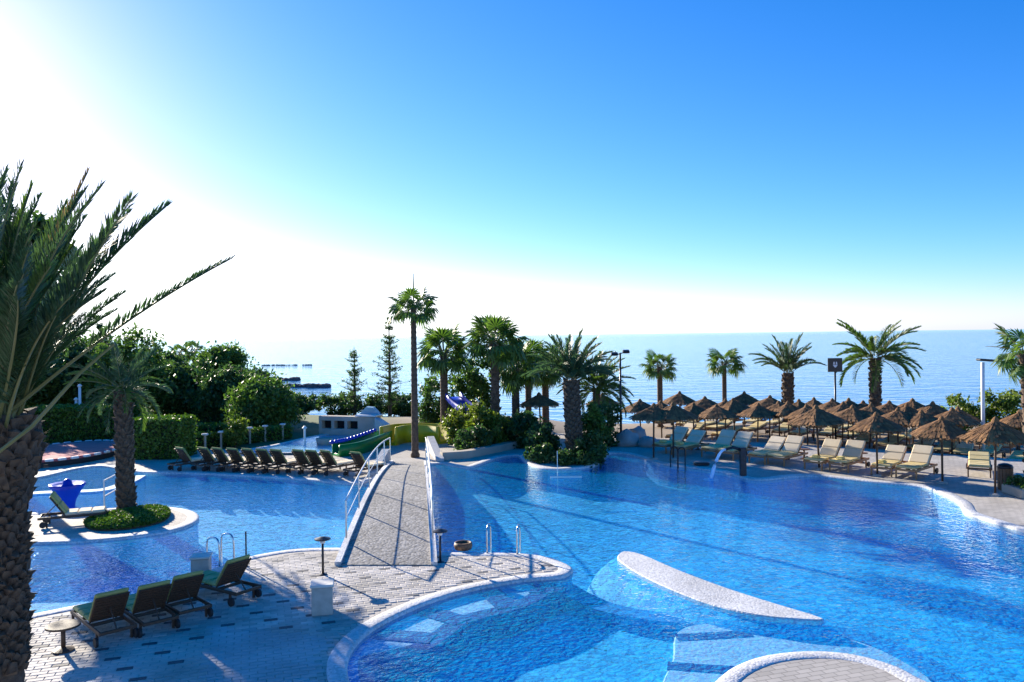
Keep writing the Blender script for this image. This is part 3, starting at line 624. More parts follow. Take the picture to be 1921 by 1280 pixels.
# ================================================================== trees, hedges, shrubs
def leaf_quads(c, n, rad, size, rg, flat=1.0):
    """n leaves gaussian round centres c (K,3)"""
    k = rg.integers(0, len(c), n); p = np.asarray(c)[k] + rg.normal(0, 1, (n, 3)) * rad * np.array([1, 1, flat])
    u = rg.normal(0, 1, (n, 3)); u /= np.linalg.norm(u, axis=1, keepdims=True); v = np.cross(u, rg.normal(0, 1, (n, 3))); v /= np.linalg.norm(v, axis=1, keepdims=True)
    s = size * rg.uniform(.6, 1.3, (n, 1)); u *= s; v *= s * .5
    return np.stack([p - u, p + v, p + u, p - v], 1)
def tree(name, label, loc, h, rx, rz_, zc, leaves, size, m, seed, group=None, cat='tree', clumps=60, trunk_r=.14, ry=None):
    rg = np.random.default_rng(seed); rr = random.Random(seed); t = thing(name, label, cat, loc, 0, group); ry = ry or rx
    cs = []
    while len(cs) < clumps:
        v = rg.normal(0, 1, 3); v /= np.linalg.norm(v); v *= rg.uniform(.45, 1.0) ** .6
        p = np.array([v[0] * rx, v[1] * ry, zc + v[2] * rz_]); p *= 1 + .0
        p *= 1 + .4 * noise.noise(Vector((v[0] * 2 + seed, v[1] * 2, v[2] * 2)))
        if p[2] > .15: cs.append(p)
    cs = np.array(cs); b = MB()
    b.tube([(0, 0, -.1), (.05, 0, zc * .3), (rr.uniform(-.1, .1), .05, zc * .7), (0, 0, zc)], [trunk_r * 1.3, trunk_r, trunk_r * .8, trunk_r * .4], 8)
    for i in range(min(12, clumps // 4)):
        e = cs[i]; s = Vector((0, 0, zc * rr.uniform(.3, .8))); e = Vector(e); b.tube([s, s.lerp(e, .5) + Vector((0, 0, -.05)), e], [trunk_r * .45, trunk_r * .3, trunk_r * .12], 5)
    b.build('trunk', M['bark'], t, True)
    quads('crown', leaf_quads(cs, leaves, min(rx, rz_) * .17, size, rg), m, t)
    return t
def tree_at(px, dist, top, rx_px, **k):
    q = gpt(px, dist); s = FPX / dist; ht = PD(px, top, dist).z - q.z; rx = rx_px / s
    return q, ht, rx
LT = 'trees on the left shore'
for nm, px, dist, ty, wpx, bot, lv, sz, mm, sd, lab in (
    ('evergreen_tree', 30, 46, 655, 120, .35, 9000, .17, 'leaf_dark', 1, 'dark evergreen tree behind the trunk of the nearest palm'),
    ('evergreen_tree', 150, 50, 645, 90, .2, 9000, .17, 'leaf_dark', 2, 'tall dark tree right behind the hedge, left of the island palm'),
    ('broadleaf_tree', 235, 47, 660, 75, .2, 9000, .16, 'leaf', 3, 'green tree directly behind the crown of the island palm'),
    ('evergreen_tree', 300, 58, 686, 75, .2, 8000, .17, 'leaf_dark', 4, 'dark tree below the three far small palms'),
    ('broadleaf_tree', 345, 50, 690, 70, .1, 8000, .16, 'leaf_dark', 5, 'deep green round tree between island palm and the rounded sunlit tree'),
    ('broadleaf_tree', 412, 54, 662, 48, .2, 9000, .16, 'leaf', 6, 'rounded tree with sunlit top right of the three far small palms'),
    ('broadleaf_tree', 430, 48, 705, 60, .05, 8000, .15, 'leaf_dark', 7, 'dense dark bushy tree under the rounded sunlit tree'),
    ('broadleaf_tree', 492, 43, 722, 58, .0, 9000, .13, 'leaf', 8, 'bright green bushy tree at the right end of the left trees'),
    ('broadleaf_tree', 545, 62, 742, 55, .0, 5000, .15, 'leaf_dark', 9, 'low dark shrub tree sloping down to the shore'),
    ('evergreen_tree', 470, 78, 700, 45, .0, 5000, .2, 'leaf_dark', 10, 'far dark tree by the root of the breakwaters')):
    q, ht, rx = tree_at(px, dist, ty, wpx); zc = ht * (.5 + bot * .5); tree(nm, lab, q, ht, rx * .95, (ht - zc) * 1.12, zc, lv * 2, sz * .85, M[mm], sd, LT, clumps=90)
q, ht, rx = tree_at(181, 55, 605, 16); t = tree('cypress_tree', 'narrow dark cypress rising above the left trees', q, ht, rx, ht * .48, ht * .52, 5000, .13, M['leaf_dark'], 15, None, 'tree', 60)
tree('broadleaf_tree', 'tall dark broad tree behind the crown of the nearest palm', Vector((-17.6, 28.0, -.02)), 9, 2.0, 1.3, 7.2, 12000, .16, M['leaf_dark'], 16, None, 'tree', 90, .2)
# shrubs and small trees in the middle
SH = 'shrubs behind the main pool'
for nm, px, dist, ty, wpx, lv, sz, mm, sd, lab in (
    ('shrub', 820, 43, 718, 40, 5000, .1, 'leaf_dark', 21, 'greyish shrub behind the bushy fan palm'),
    ('broadleaf_tree', 888, 42, 680, 42, 7000, .12, 'leaf', 22, 'leafy green tree between two fan palms, above the blue slide'),
    ('shrub', 870, 37, 768, 36, 5000, .09, 'leaf_yellow', 23, 'bright yellow-green shrub below the blue slide'),
    ('shrub', 912, 35.5, 772, 38, 6000, .09, 'leaf_yellow', 24, 'yellow-green shrub at the foot of the broad-crowned fan palm'),
    ('shrub', 880, 34.5, 800, 38, 5000, .08, 'leaf_dark', 25, 'low dark shrub behind the pale kerb wall'),
    ('shrub', 975, 36, 778, 45, 6000, .09, 'leaf_dark', 26, 'dark shrub between broad-crowned fan palm and the date palm'),
    ('shrub', 1018, 33, 800, 32, 5000, .08, 'leaf_dark', 27, 'dark shrub on the spit left of the date palm trunk'),
    ('shrub', 1012, 31.6, 838, 28, 4000, .07, 'leaf_dark', 28, 'low shrub overhanging the water at the left tip of the spit'),
    ('shrub', 1106, 32.5, 775, 34, 6000, .08, 'leaf', 29, 'tall green shrub right of the date palm trunk on the spit'),
    ('shrub', 1100, 31.2, 825, 34, 5000, .07, 'leaf_dark', 30, 'low dark shrub overhanging the water at the right of the spit'),
    ('shrub', 1128, 36, 760, 32, 4500, .09, 'leaf_dark', 36, 'dark shrub beside the foot of the tall lamp post'),
    ('shrub', 1055, 30.9, 846, 20, 2500, .06, 'leaf_dark', 37, 'smallest dark shrub at the front of the spit'),
    ('shrub', 640, 60, 742, 42, 4000, .12, 'leaf_dark', 31, 'shore shrub left under the Norfolk pines'),
    ('shrub', 705, 60, 745, 38, 4000, .12, 'leaf_dark', 32, 'shore shrub between the two pines'),
    ('shrub', 757, 58, 744, 30, 4000, .12, 'leaf_dark', 33, 'shore shrub left beside the tall thin palm trunk'),
    ('shrub', 1790, 43, 752, 50, 5000, .1, 'leaf_yellow', 34, 'bright green beach shrub left of the pale post'),
    ('shrub', 1890, 42, 745, 45, 5000, .1, 'leaf_yellow', 35, 'bright green beach shrub right of the pale post'),
    ('shrub', 438, 37, 790, 22, 2500, .07, 'leaf_yellow', 38, 'small yellow-green shrub above the row of white posts'),
    ('shrub', 350, 38, 800, 16, 2000, .07, 'leaf_yellow', 39, 'small yellow-green shrub at the end of the low hedge')):
    q, ht, rx = tree_at(px, dist, ty, wpx); tree(nm, lab, q, ht, rx * .9, ht * .52, ht * .52, lv, sz, M[mm], sd, SH if 'shrub' in nm else None, 'shrub' if nm == 'shrub' else 'tree', 40, .05)
def hedge(px0, px1, dist, ty, dep, label, seed, dens=900, by=None):
    a = gpt(px0, dist); c = gpt(px1, dist if by is None else by); d = c - a; L = d.length; h = PD(px0, ty, dist).z - a.z; rz = math.atan2(d.y, d.x)
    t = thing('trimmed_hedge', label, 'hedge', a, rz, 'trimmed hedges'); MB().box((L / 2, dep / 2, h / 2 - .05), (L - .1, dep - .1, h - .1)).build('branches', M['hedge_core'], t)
    rg = np.random.default_rng(seed); n = int(dens * (L * h + L * dep)); pts = np.zeros((n, 3)); f = rg.random(n)
    fr = f < (L * h) / (L * h + L * dep); pts[:, 0] = rg.random(n) * L; pts[fr, 1] = 0; pts[fr, 2] = rg.random(fr.sum()) * h
    pts[~fr, 1] = rg.random((~fr).sum()) * dep; pts[~fr, 2] = h
    e = rg.random((int(dens * 2 * dep * h), 3)) * np.array([0, dep, h]); e[::2, 0] = L; pts = np.concatenate([pts, e])
    pts += rg.normal(0, .045, pts.shape); n = len(pts)
    u = rg.normal(0, 1, (n, 3)); u /= np.linalg.norm(u, axis=1, keepdims=True); v = np.cross(u, rg.normal(0, 1, (n, 3))); v /= np.linalg.norm(v, axis=1, keepdims=True); s = .07 * rg.uniform(.6, 1.3, (n, 1))
    quads('foliage', np.stack([pts - u * s, pts + v * s * .6, pts + u * s, pts - v * s * .6], 1), M['leaf_hedge'], t)
hedge(40, 224, 39.5, 768, 1.8, 'tallest trimmed hedge behind the pink round pad', 1, 500)
hedge(238, 336, 33.4, 790, 1.6, 'trimmed hedge right behind the island palm trunk', 2, 500)
hedge(340, 445, 39, 801, 1.2, 'low trimmed hedge between the left trees and the row of posts', 3, 400)
hedge(300, 545, 35.2, 826, .7, 'long low dark hedge behind the row of loungers', 4, 400, by=40)
# Norfolk pines
def norfolk(label, px, dist, ty, wpx, tiers, seed):
    q, ht, rx = tree_at(px, dist, ty, wpx); t = thing('norfolk_pine', label, 'pine tree', q, 0, 'pines by the shore'); rg = np.random.default_rng(seed)
    MB().tube([(0, 0, 0), (0, .02, ht * .5), (0, 0, ht)], [.13, .09, .015], 7).build('trunk', M['bark'], t, True); pts = []; b = MB()
    for i in range(tiers):
        f = i / tiers; z = ht * (.1 + .88 * f + rg.normal(0, .012)); L = rx * (1 - f) ** .8 + .12; n = 6 if f < .7 else 4
        for k in range(n):
            a = k * 2 * PI / n + i * .7 + rg.normal(0, .15); ll = L * rg.uniform(.3, 1.25); e = Vector((math.cos(a) * ll, math.sin(a) * ll, ll * rg.uniform(.1, .5)))
            b.tube([(0, 0, z), Vector((0, 0, z)) + e * .5 + Vector((0, 0, -.05)), Vector((0, 0, z)) + e], [.025, .018, .006], 4)
            for s in np.linspace(.3, 1, 9):
                if rg.random() < .6: pts.append((e.x * s, e.y * s, z + e.z * s))
    tag(b.build('branches', M['bark'], t), kind='stuff'); quads('needles', leaf_quads(np.array(pts), len(pts) * 7, .06, .055, rg), M['leaf_dark'], t)
norfolk('taller Norfolk pine left of the tall thin palm', 730, 56, 592, 36, 26, 1)
norfolk('shorter Norfolk pine standing left of the taller one', 664, 58, 650, 32, 17, 2)

# ================================================================== near deck pavers
def paver_mesh(wx, wy, m):
    b = MB(); h = .010; e = .006; x, y = wx / 2, wy / 2
    vs = [(-x, -y, -.02), (x, -y, -.02), (x, y, -.02), (-x, y, -.02), (-x, -y, h - e), (x, -y, h - e), (x, y, h - e), (-x, y, h - e), (-x + e, -y + e, h), (x - e, -y + e, h), (x - e, y - e, h), (-x + e, y - e, h)]
    fs = [(8, 9, 10, 11)] + [(i, (i + 1) % 4, (i + 1) % 4 + 4, i + 4) for i in range(4)] + [(i + 4, (i + 1) % 4 + 4, (i + 1) % 4 + 8, i + 8) for i in range(4)]
    b.add(vs, fs); return b, b.mesh('paver', m)
PW, PH = .24, .12
pv = {k: paver_mesh(PW - .012, PH - .012, M[k]) for k in ('paver', 'paver_grey', 'paver_dark')}
RA = R(18); ca, sa = math.cos(RA), math.sin(RA); cand = []
poly_b = [P(x, y) for x, y in ((395, 1172), (640, 1200), (640, 1300), (380, 1300))]
cor = np.array([(i, j) for i in range(-60, 60) for j in range(-20, 200)], float)
u = cor[:, 0] * PW + (cor[:, 1] % 2) * PW / 2; v = cor[:, 1] * PH
GX = u * ca - v * sa - 3; GY = u * sa + v * ca
ok = (GY > 11) & (GY < 18.6) & (GX > -8.9) & (GX < 1.5); GX, GY, cor = GX[ok], GY[ok], cor[ok]
ok = ~np_inside(GX, GY, poolxy) & (np_dist(GX, GY, poolxy) > .28 + .13); GX, GY, cor = GX[ok], GY[ok], cor[ok]
inb = np_inside(GX, GY, [(p.x, p.y) for p in poly_b])
order = np.argsort(GY); rest = {k: MB() for k in pv}; nind = 0
for i in order:
    x, y = GX[i], GY[i]; a, c = int(cor[i][0]), int(cor[i][1])
    k = 'paver_grey' if inb[i] else ('paver_dark' if (c % 4 == 0 and (a + c // 4) % 3 == 0 and random.random() < .88) else 'paver')
    px = 960 + FPX * x / y
    rz_ = RA + random.uniform(-.012, .012); z = random.uniform(-.002, .002)
    if nind < 300 and 60 < px < 700 and y > 11.6: link('paver', pv[k][1], deck, (x, y, z), (random.uniform(-.006, .006), random.uniform(-.006, .006), rz_)); nind += 1
    else:
        Mr = Matrix.Rotation(rz_, 3, 'Z'); rest[k].add([Mr @ Vector(q) + Vector((x, y, z)) for q in pv[k][0].v], pv[k][0].f)
for k in rest:
    if rest[k].v: tag(rest[k].build('paver_field', M[k], deck), kind='stuff')

# ================================================================== footbridge
def bridge():
    A = [P(636, 1062), P(812, 1062)]; B = [P(737, 868), P(797, 868)]
    t = thing('footbridge', 'stone footbridge with white railings crossing between the two pools', 'bridge', (A[0] + A[1]) / 2)
    o = t.location.copy(); N = 24; rise = .4
    def pt(side, s, up=0, out=0):
        a = A[0].lerp(B[0], s) if side == 0 else A[1].lerp(B[1], s); wv = (A[1].lerp(B[1], s) - A[0].lerp(B[0], s)).normalized()
        return a + wv * (out if side else -out) + Vector((0, 0, .03 + rise * math.sin(PI * s) + up)) - o
    b = MB(); vs = []; fs = []
    for i in range(N + 1):
        s = i / N; vs += [pt(0, s), pt(1, s), pt(0, s, -.22 - .1 * math.sin(PI * s)), pt(1, s, -.22 - .1 * math.sin(PI * s))]
    for i in range(N):
        a, c = i * 4, i * 4 + 4; fs += [(a, a + 1, c + 1, c), (a + 2, c + 2, c + 3, a + 3), (a, c, c + 2, a + 2), (a + 1, a + 3, c + 3, c + 1)]
    fs += [(0, 2, 3, 1), (N * 4, N * 4 + 1, N * 4 + 3, N * 4 + 2)]
    b.add(vs, fs).build('walkway', M['bridge'], t)
    for side in (0, 1):
        b = MB(); vs = []; fs = []
        for i in range(N + 1):
            s = i / N; vs += [pt(side, s, -.28, .1), pt(side, s, .06, .1), pt(side, s, .06, -.04), pt(side, s, -.01, -.04)]
        for i in range(N):
            a = i * 4; fs += [(a + k, a + 4 + k, a + 4 + (k + 1) % 4, a + (k + 1) % 4) for k in range(4)]
        fs += [(0, 1, 2, 3), (N * 4 + 3, N * 4 + 2, N * 4 + 1, N * 4)]
        b.add(vs, fs).build('kerb', M['coping'], t)
        SP = [.1, .27, .44, .61, .78, .95]
        for s in SP:
            p = pt(side, s, .1, .04); MB().tube([p, p + Vector((0, 0, .88))], .022, 6).build('post', M['steel'], t)
        for hgt, rr in ((.98, .024), (.55, .012)):
            MB().tube([pt(side, s, hgt, .04) for s in np.linspace(.1, .95, 18)] , rr, 6).build('rail', M['white'], t, True)
    # sloping end walls at the far foot
    for pxs in (((697, 893), (724, 826)), ((826, 866), (808, 826))):
        a = P(*pxs[0]); c = P(pxs[1][0], pxs[0][1] - 22); d = (c - a); L = d.length; dn = d.normalized(); sdv = Vector((dn.y, -dn.x, 0)) * .15
        vs = []
        for q, h in ((a, .12), (a.lerp(c, .5), .35), (c, .6)):
            vs += [q - sdv - o, q + sdv - o, q + sdv - o + Vector((0, 0, h)), q - sdv - o + Vector((0, 0, h))]
        fs = []
        for i in (0, 4): fs += [(i + k, i + (k + 1) % 4, i + 4 + (k + 1) % 4, i + 4 + k) for k in range(4)]
        fs += [(3, 2, 1, 0), (8, 9, 10, 11)]
        MB().add(vs, fs).build('end_wall', M['parapet'], t)
bridge()

# ================================================================== loungers
def make_lounger(seatm, backm, woodm, ang=52, slats=9, label='', group='', detail=True):
    """local: foot at -X, head at +X, ground z=0"""
    t = thing('sun_lounger', label, 'sun lounger', (0, 0, 0), 0, group); w_ = .34; zs = .3; hx = .2
    b = MB()
    for s in (-1, 1): b.box((0, s * w_, zs), (1.9, .04, .08), None, .008)
    for x in (-.94, -.3, .25, .92): b.box((x, 0, zs - .005), (.05, w_ * 2 - .04, .06))
    b.build('frame', woodm, t)
    for x, s in ((-.88, -1), (-.88, 1), (.7, -1), (.7, 1)):
        MB().box((x, s * (w_ - .012), (zs - .03) / 2), (.055, .045, zs - .03), None, .006).build('leg', woodm, t)
    if detail:
        for s in (-1, 1):
            wl = MB(); prof = []
            n = 12; vs = []
            for sx in (-.025, .025):
                for k in range(n): vs.append((.8 + .1 * math.cos(2 * PI * k / n), s * (w_ + .04) + sx, .11 + .1 * math.sin(2 * PI * k / n)))
            wl.add(vs, [tuple(range(n)), tuple(range(2 * n - 1, n - 1, -1))] + [(k, (k + 1) % n, n + (k + 1) % n, n + k) for k in range(n)]); wl.build('wheel', M['rubber'], t)
    a = R(ang); L = .74; ux, uz = math.cos(a), math.sin(a)
    bk = MB()
    for s in (-1, 1): bk.tube([(hx, s * (w_ - .03), zs + .04), (hx + ux * L, s * (w_ - .03), zs + .04 + uz * L)], .022, 5)
    bk.tube([(hx + ux * L * .6, 0, zs + uz * L * .6), (hx + .62, 0, zs)], .016, 5)
    br = bk.build('backrest_frame', woodm, t); Mr = Matrix.Rotation(-a, 3, 'Y')
    if slats:
        for i in range(slats):
            s = (i + .6) / slats * L; MB().box((hx + ux * s + uz * .002, 0, zs + .04 + uz * s), (L / slats * .78, w_ * 2 - .02, .018), Mr).build('slat', woodm, br)
    else:
        MB().box((hx + ux * L / 2, 0, zs + .04 + uz * L / 2), (L, w_ * 2 - .02, .018), Mr).build('back_board', woodm, br)
    c = MB(); 
    for i in range(3): c.box((-.94 + .19 + i * .382, 0, zs + .085), (.375, w_ * 2 - .03, .085), None, .03)
    c.build('seat_cushion', seatm, t, False)
    c = MB(); nx_, nz_ = -uz, ux
    for i in range(2):
        s = .2 + i * .385; c.box((hx + ux * s + nx_ * .06, 0, zs + .06 + uz * s + nz_ * .06), (.38, w_ * 2 - .03, .085), Mr, .03)
    c.build('back_cushion', backm, t, False)
    return t
def put(proto, used, loc, rz, label):
    if not used: o = proto; used.append(1)
    else: o = copy_tree(proto)
    o.location = loc; o.rotation_euler = (0, 0, rz); o['label'] = label; return o
# four near ones
pr_near = make_lounger(M['cushion_olive'], M['cushion_olive'], M['teak_dark'], 54, 9, '', 'loungers on the near deck'); us = []
for (hx_, hy_), az, lab in (((216, 1206), -46, 'dark wooden lounger with olive cushion beside the small round table'), ((296, 1188), -47, 'second dark wooden lounger from the small round table, olive cushion'),
                            ((360, 1166), -46, 'third dark wooden lounger from the small round table, olive cushion'), ((456, 1130), -33, 'dark wooden lounger standing apart between the two stone pedestals')):
    q = P(hx_, hy_) ; d = Vector((math.cos(R(az)), math.sin(R(az)), 0)); o = put(pr_near, us, q - d * .6 + Vector((0, 0, .012)), R(az), lab); o.scale = (.82, .82, .8)
# left far row
pr_row = make_lounger(M['cushion_pale_lit'], M['cushion_olive'], M['teak_dark'], 56, 7, '', 'row of loungers across the left pool'); us = []
xs_ = [(322, 887), (366, 887), (392, 888), (420, 889), (449, 890), (476, 891), (503, 892), (546, 893), (571, 894), (600, 895), (658, 899)]
for i, (x, y) in enumerate(xs_):
    q = P(x, y) + Vector((.35, .95, 0)); o = put(pr_row, us, q, R(236 + random.uniform(-5, 5)), ORD[i] + ' dark-backed lounger from the left in the row across the left pool'); o.scale = (.85,) * 3
q = P(95, 986); o = copy_tree(pr_row); o.location = q + Vector((.5, .2, 0)); o.rotation_euler.z = R(203); o['label'] = 'single dark-backed lounger on the paved island beside the nearest palm'; o['group'] = 'lounger on the island'
# right front row
pr_r = make_lounger(M['cushion'], M['cushion_pale_lit'], M['teak_light'], 46, 7, '', 'front row of loungers right of the pool'); us = []; pr_r2 = make_lounger(M['cushion'], M['cushion_pale_lit'], M['teak_light'], 37, 7, '', 'front row of loungers right of the pool'); us2 = []
foot = [(1238, 836), (1270, 840), (1328, 844), (1360, 848), (1420, 855), (1455, 858), (1526, 866), (1572, 869), (1650, 876), (1700, 881)]
fr = []
for i, (x, y) in enumerate(foot):
    q = P(x, y, .32); az = 44; d = Vector((math.cos(R(az)), math.sin(R(az)), 0)); q.z = 0
    alt = i in (1, 4, 8); fr.append(put(pr_r2 if alt else pr_r, us2 if alt else us, q + d * .92, R(az + random.uniform(-3, 3)), ORD[i] + ' yellow lounger with paler lit back from the left along the right pool edge'))
for i in (0, 1, 3, 6, 7, 8):
    q = P(foot[i][0], foot[i][1], .32); d = Vector((math.cos(R(44)), math.sin(R(44)), 0)); q.z = .432
    b = MB(); b.box((0, 0, .03), (.3, .24, .06), None, .025); b.box((.01, .01, .082), (.26, .2, .045), None, .02)
    o = b.build('folded_towel', M['towel']); o.location = q + d * .22; o.rotation_euler.z = R(44)
    tag(o, 'folded yellow towel on the foot of the ' + ORD[i] + ' lounger along the right pool edge', 'towel', 'folded towels on the front loungers')
# loungers further back, under the parasols
pr_b = make_lounger(M['cushion'], M['cushion'], M['teak'], 14, 6, '', 'loungers under the thatched parasols'); us = []; pr_b2 = make_lounger(M['cushion'], M['cushion_pale_lit'], M['teak'], 38, 6, '', 'loungers under the thatched parasols'); us2 = []
back = [(1253, 788), (1294, 792), (1331, 793), (1373, 782), (1415, 786), (1413, 803), (1455, 790), (1470, 806), (1498, 794), (1503, 810), (1540, 797), (1556, 811), (1588, 800), (1597, 815), (1615, 828), (1650, 806), (1670, 830), (1707, 818),
        (1731, 836), (1745, 812), (1774, 840), (1808, 845), (1827, 826), (1856, 846), (1886, 832), (1908, 864), (1300, 806), (1365, 812), (1350, 800), (1280, 816)]
back.sort(key=lambda a: a[0])
for i, (x, y) in enumerate(back):
    q = P(x, y, -.19)
    if inside((q.x, q.y), [(v.x, v.y) for v in DECK_OUT]): q = P(x, y, .36)
    q.z = 0 if inside((q.x, q.y), [(v.x, v.y) for v in DECK_OUT]) else tz(q.x, q.y)
    alt = i % 3 == 1; put(pr_b2 if alt else pr_b, us2 if alt else us, q, R(46 + random.uniform(-8, 8)), ORD[i] + ' lounger from the left among the yellow loungers under the parasols')
o = copy_tree(pr_b); q = P(1842, 893); o.location = (q.x + .2, q.y + .5, 0); o.rotation_euler.z = R(60); o['label'] = 'brown wooden lounger turned toward the pool left of the wooden litter bin'; o['group'] = 'lounger by the litter bin'

# ================================================================== thatched parasols
def make_parasol():
    t = thing('thatched_parasol', '', 'parasol', (0, 0, 0), 0, 'thatched parasols'); H = 2.2; r = .95; eave = 1.7
    MB().tube([(0, 0, 0), (0, 0, H - .05)], .035, 8).build('pole', M['teak_dark'], t, True)
    MB().lathe([(.16, 0), (.16, .05), (.06, .08)], n=12).build('base', M['stone_box'], t)
    rg = random.Random(5); NS = 6
    core = MB(); vs = [(0, 0, H - .06)] + [(r * .93 * math.cos(2 * PI * k / NS), r * .93 * math.sin(2 * PI * k / NS), eave + .02) for k in range(NS)]
    core.add(vs, [(0, k + 1, (k + 1) % NS + 1) for k in range(NS)]); 
    can = core.build('canopy', M['thatch'], t); V = []
    for k in range(NS):
        a0, a1 = 2 * PI * k / NS, 2 * PI * (k + 1) / NS; e0 = Vector((math.cos(a0) * r, math.sin(a0) * r, eave)); e1 = Vector((math.cos(a1) * r, math.sin(a1) * r, eave)); ap = Vector((0, 0, H)); nrm = (e0 - ap).cross(e1 - ap).normalized(); nrm = nrm if nrm.z > 0 else -nrm
        for row in range(5):
            n = 5 + row * 4; f0 = max(0.0, row / 5 - .06); f1 = (row + 1) / 5 + .1
            for i in range(n):
                s0, s1 = (i - .2) / n, (i + 1.2) / n; j = rg.uniform(-.04, .07); lift = nrm * (.012 + .03 * rg.random())
                g0 = ap.lerp(e0.lerp(e1, s0), f0); g1 = ap.lerp(e0.lerp(e1, s1), f0); h0 = ap.lerp(e0.lerp(e1, s0 + rg.uniform(-.02, .02)), f1 + j); h1 = ap.lerp(e0.lerp(e1, s1 + rg.uniform(-.02, .02)), f1 + j + rg.uniform(-.03, .03))
                V.append([g0 + nrm * .006, g1 + nrm * .006, h1 + lift, h0 + lift])
        for i in range(16):
            s0 = i / 16; s1 = (i + .9) / 16; p0 = e0.lerp(e1, s0); p1 = e0.lerp(e1, s1); dz = rg.uniform(.08, .2); V.append([p0, p1, p1 * 1.0 + Vector((0, 0, -dz)), p0 + Vector((0, 0, -dz * rg.uniform(.7, 1.1)))])
    quads('thatch', [[tuple(q) for q in v] for v in V], M['thatch'], can)
    MB().lathe([(.12, -.1), (.1, .0), (.05, .07), (.01, .1)], (0, 0, H), 10).build('cap', M['thatch'], t)
    for k in range(NS):
        a = 2 * PI * k / NS; MB().tube([(0, 0, H - .1), (math.cos(a) * .9 * r, math.sin(a) * .9 * r, eave + .0)], .016, 4).build('rib', M['teak_dark'], t)
    return t
def ground_z(q): return 0 if inside((q.x, q.y), [(v.x, v.y) for v in DECK_OUT]) else tz(q.x, q.y)
def place(x, y, h):
    """distance at which a point h above the ground shows at this pixel; the beach is tried before the deck"""
    best = None
    for dist in np.arange(54, 24, -.1):
        q = PD(x, y, dist); e = q.z - ground_z(q) - h
        if best is None or abs(e) < best[0] - 1e-6: best = (abs(e), dist)
        if abs(e) < .06: return dist
    return best[1]
pa = make_parasol(); us = []
PAR = [(1526, 747), (1536, 766), (1579, 758), (1618, 751), (1645, 772), (1712, 751), (1684, 766), (1767, 779), (1800, 762), (1866, 793), (1912, 771), (1201, 748), (1275, 737), (1241, 751), (1322, 744), (1396, 739), (1443, 744), (1480, 757), (1130, 741), (1014, 736), (1748, 757), (1360, 748), (1562, 750), (1225, 757), (1300, 755), (1345, 758), (1420, 756), (1462, 752), (1600, 762), (1665, 756), (1730, 768), (1262, 757), (1378, 752), (1500, 752), (1515, 760), (1590, 750), (1630, 762), (1700, 760), (1785, 768)]
PAR.sort(key=lambda a: a[0])
for i, (x, y) in enumerate(PAR):
    dist = place(x, y, 2.28)
    q = PD(x, y, dist); g = ground_z(q)
    o = put(pa, us, (q.x, q.y, g), random.uniform(0, 1), ORD[i] + ' thatched parasol from the left, counted by their tips'); s = random.uniform(.92, 1.1); o.scale = (s, s, random.uniform(.96, 1.04)); o.rotation_euler = (random.uniform(-.035, .035), random.uniform(-.035, .035), random.uniform(0, 1))
    if i == 0: print('parasol', q, g)

# small tables between loungers
def side_table(loc, label, m=M['teak_dark'], r=.27, h=.46, group=None):
    t = thing('side_table', label, 'table', loc, 0, group)
    MB().lathe([(r * .96, h - .035), (r, h - .03), (r, h - .005), (r * .97, h)], n=20).build('table_top', m, t)
    MB().tube([(0, 0, .03), (0, 0, h - .03)], .035, 10).build('stem', m, t, True)
    MB().lathe([(r * .62, 0), (r * .62, .02), (r * .4, .04), (.04, .06)], n=16).build('foot', m, t)
q = P(119, 1222); side_table(q + Vector((0, 0, .012)), 'small round dark side table beside the nearest palm trunk', r=.26, h=.42)
for i, (x, y) in enumerate(((1300, 848), (1392, 858), (1502, 866), (1612, 874))):
    side_table(P(x, y) + Vector((.35, .6, 0)), 'small wooden table between pairs of front loungers, ' + ORD[i] + ' from the left', M['teak'], .22, .4, 'tables between the front loungers')

# ================================================================== deck furniture
def pedestal(x, y, w_, h, label, cap=True):
    t = thing('stone_pedestal', label, 'pedestal', P(x, y) + Vector((0, 0, .008)), R(12), 'stone pedestals')
    MB().box((0, 0, h / 2), (w_, w_, h), None, .012).build('block', M['stone_box'], t)
    MB().box((0, 0, h + .028), (w_ + .05, w_ + .05, .05), None, .012).build('cap_stone', M['stone_cap'], t)
pedestal(605, 1150, .37, .5, 'square stone pedestal on the deck left of the curved pool edge')
pedestal(378, 1090, .35, .48, 'square stone pedestal at the left pool edge beside the ladder rails')
def t_post(x, y, h, label):
    t = thing('post_light', label, 'light', P(x, y), 0, 'deck post lights')
    MB().tube([(0, 0, 0), (0, 0, h)], .025, 8).build('post', M['darkmetal'], t, True)
    MB().lathe([(.09, 0), (.09, .02), (.03, .04)], n=12).build('foot_plate', M['darkmetal'], t)
    b = MB(); b.lathe([(.05, h), (.17, h + .03), (.17, h + .05), (.04, h + .09)], n=14); b.build('lamp_hood', M['darkmetal'], t)
    MB().lathe([(.05, h - .05), (.06, h)], n=10).build('lamp_glass', M['lit_lamp'], t)
t_post(606, 1079, .72, 'dark post light with flat hood on the deck left of the footbridge')
t_post(826, 1056, .66, 'dark post light at the near right corner of the footbridge')
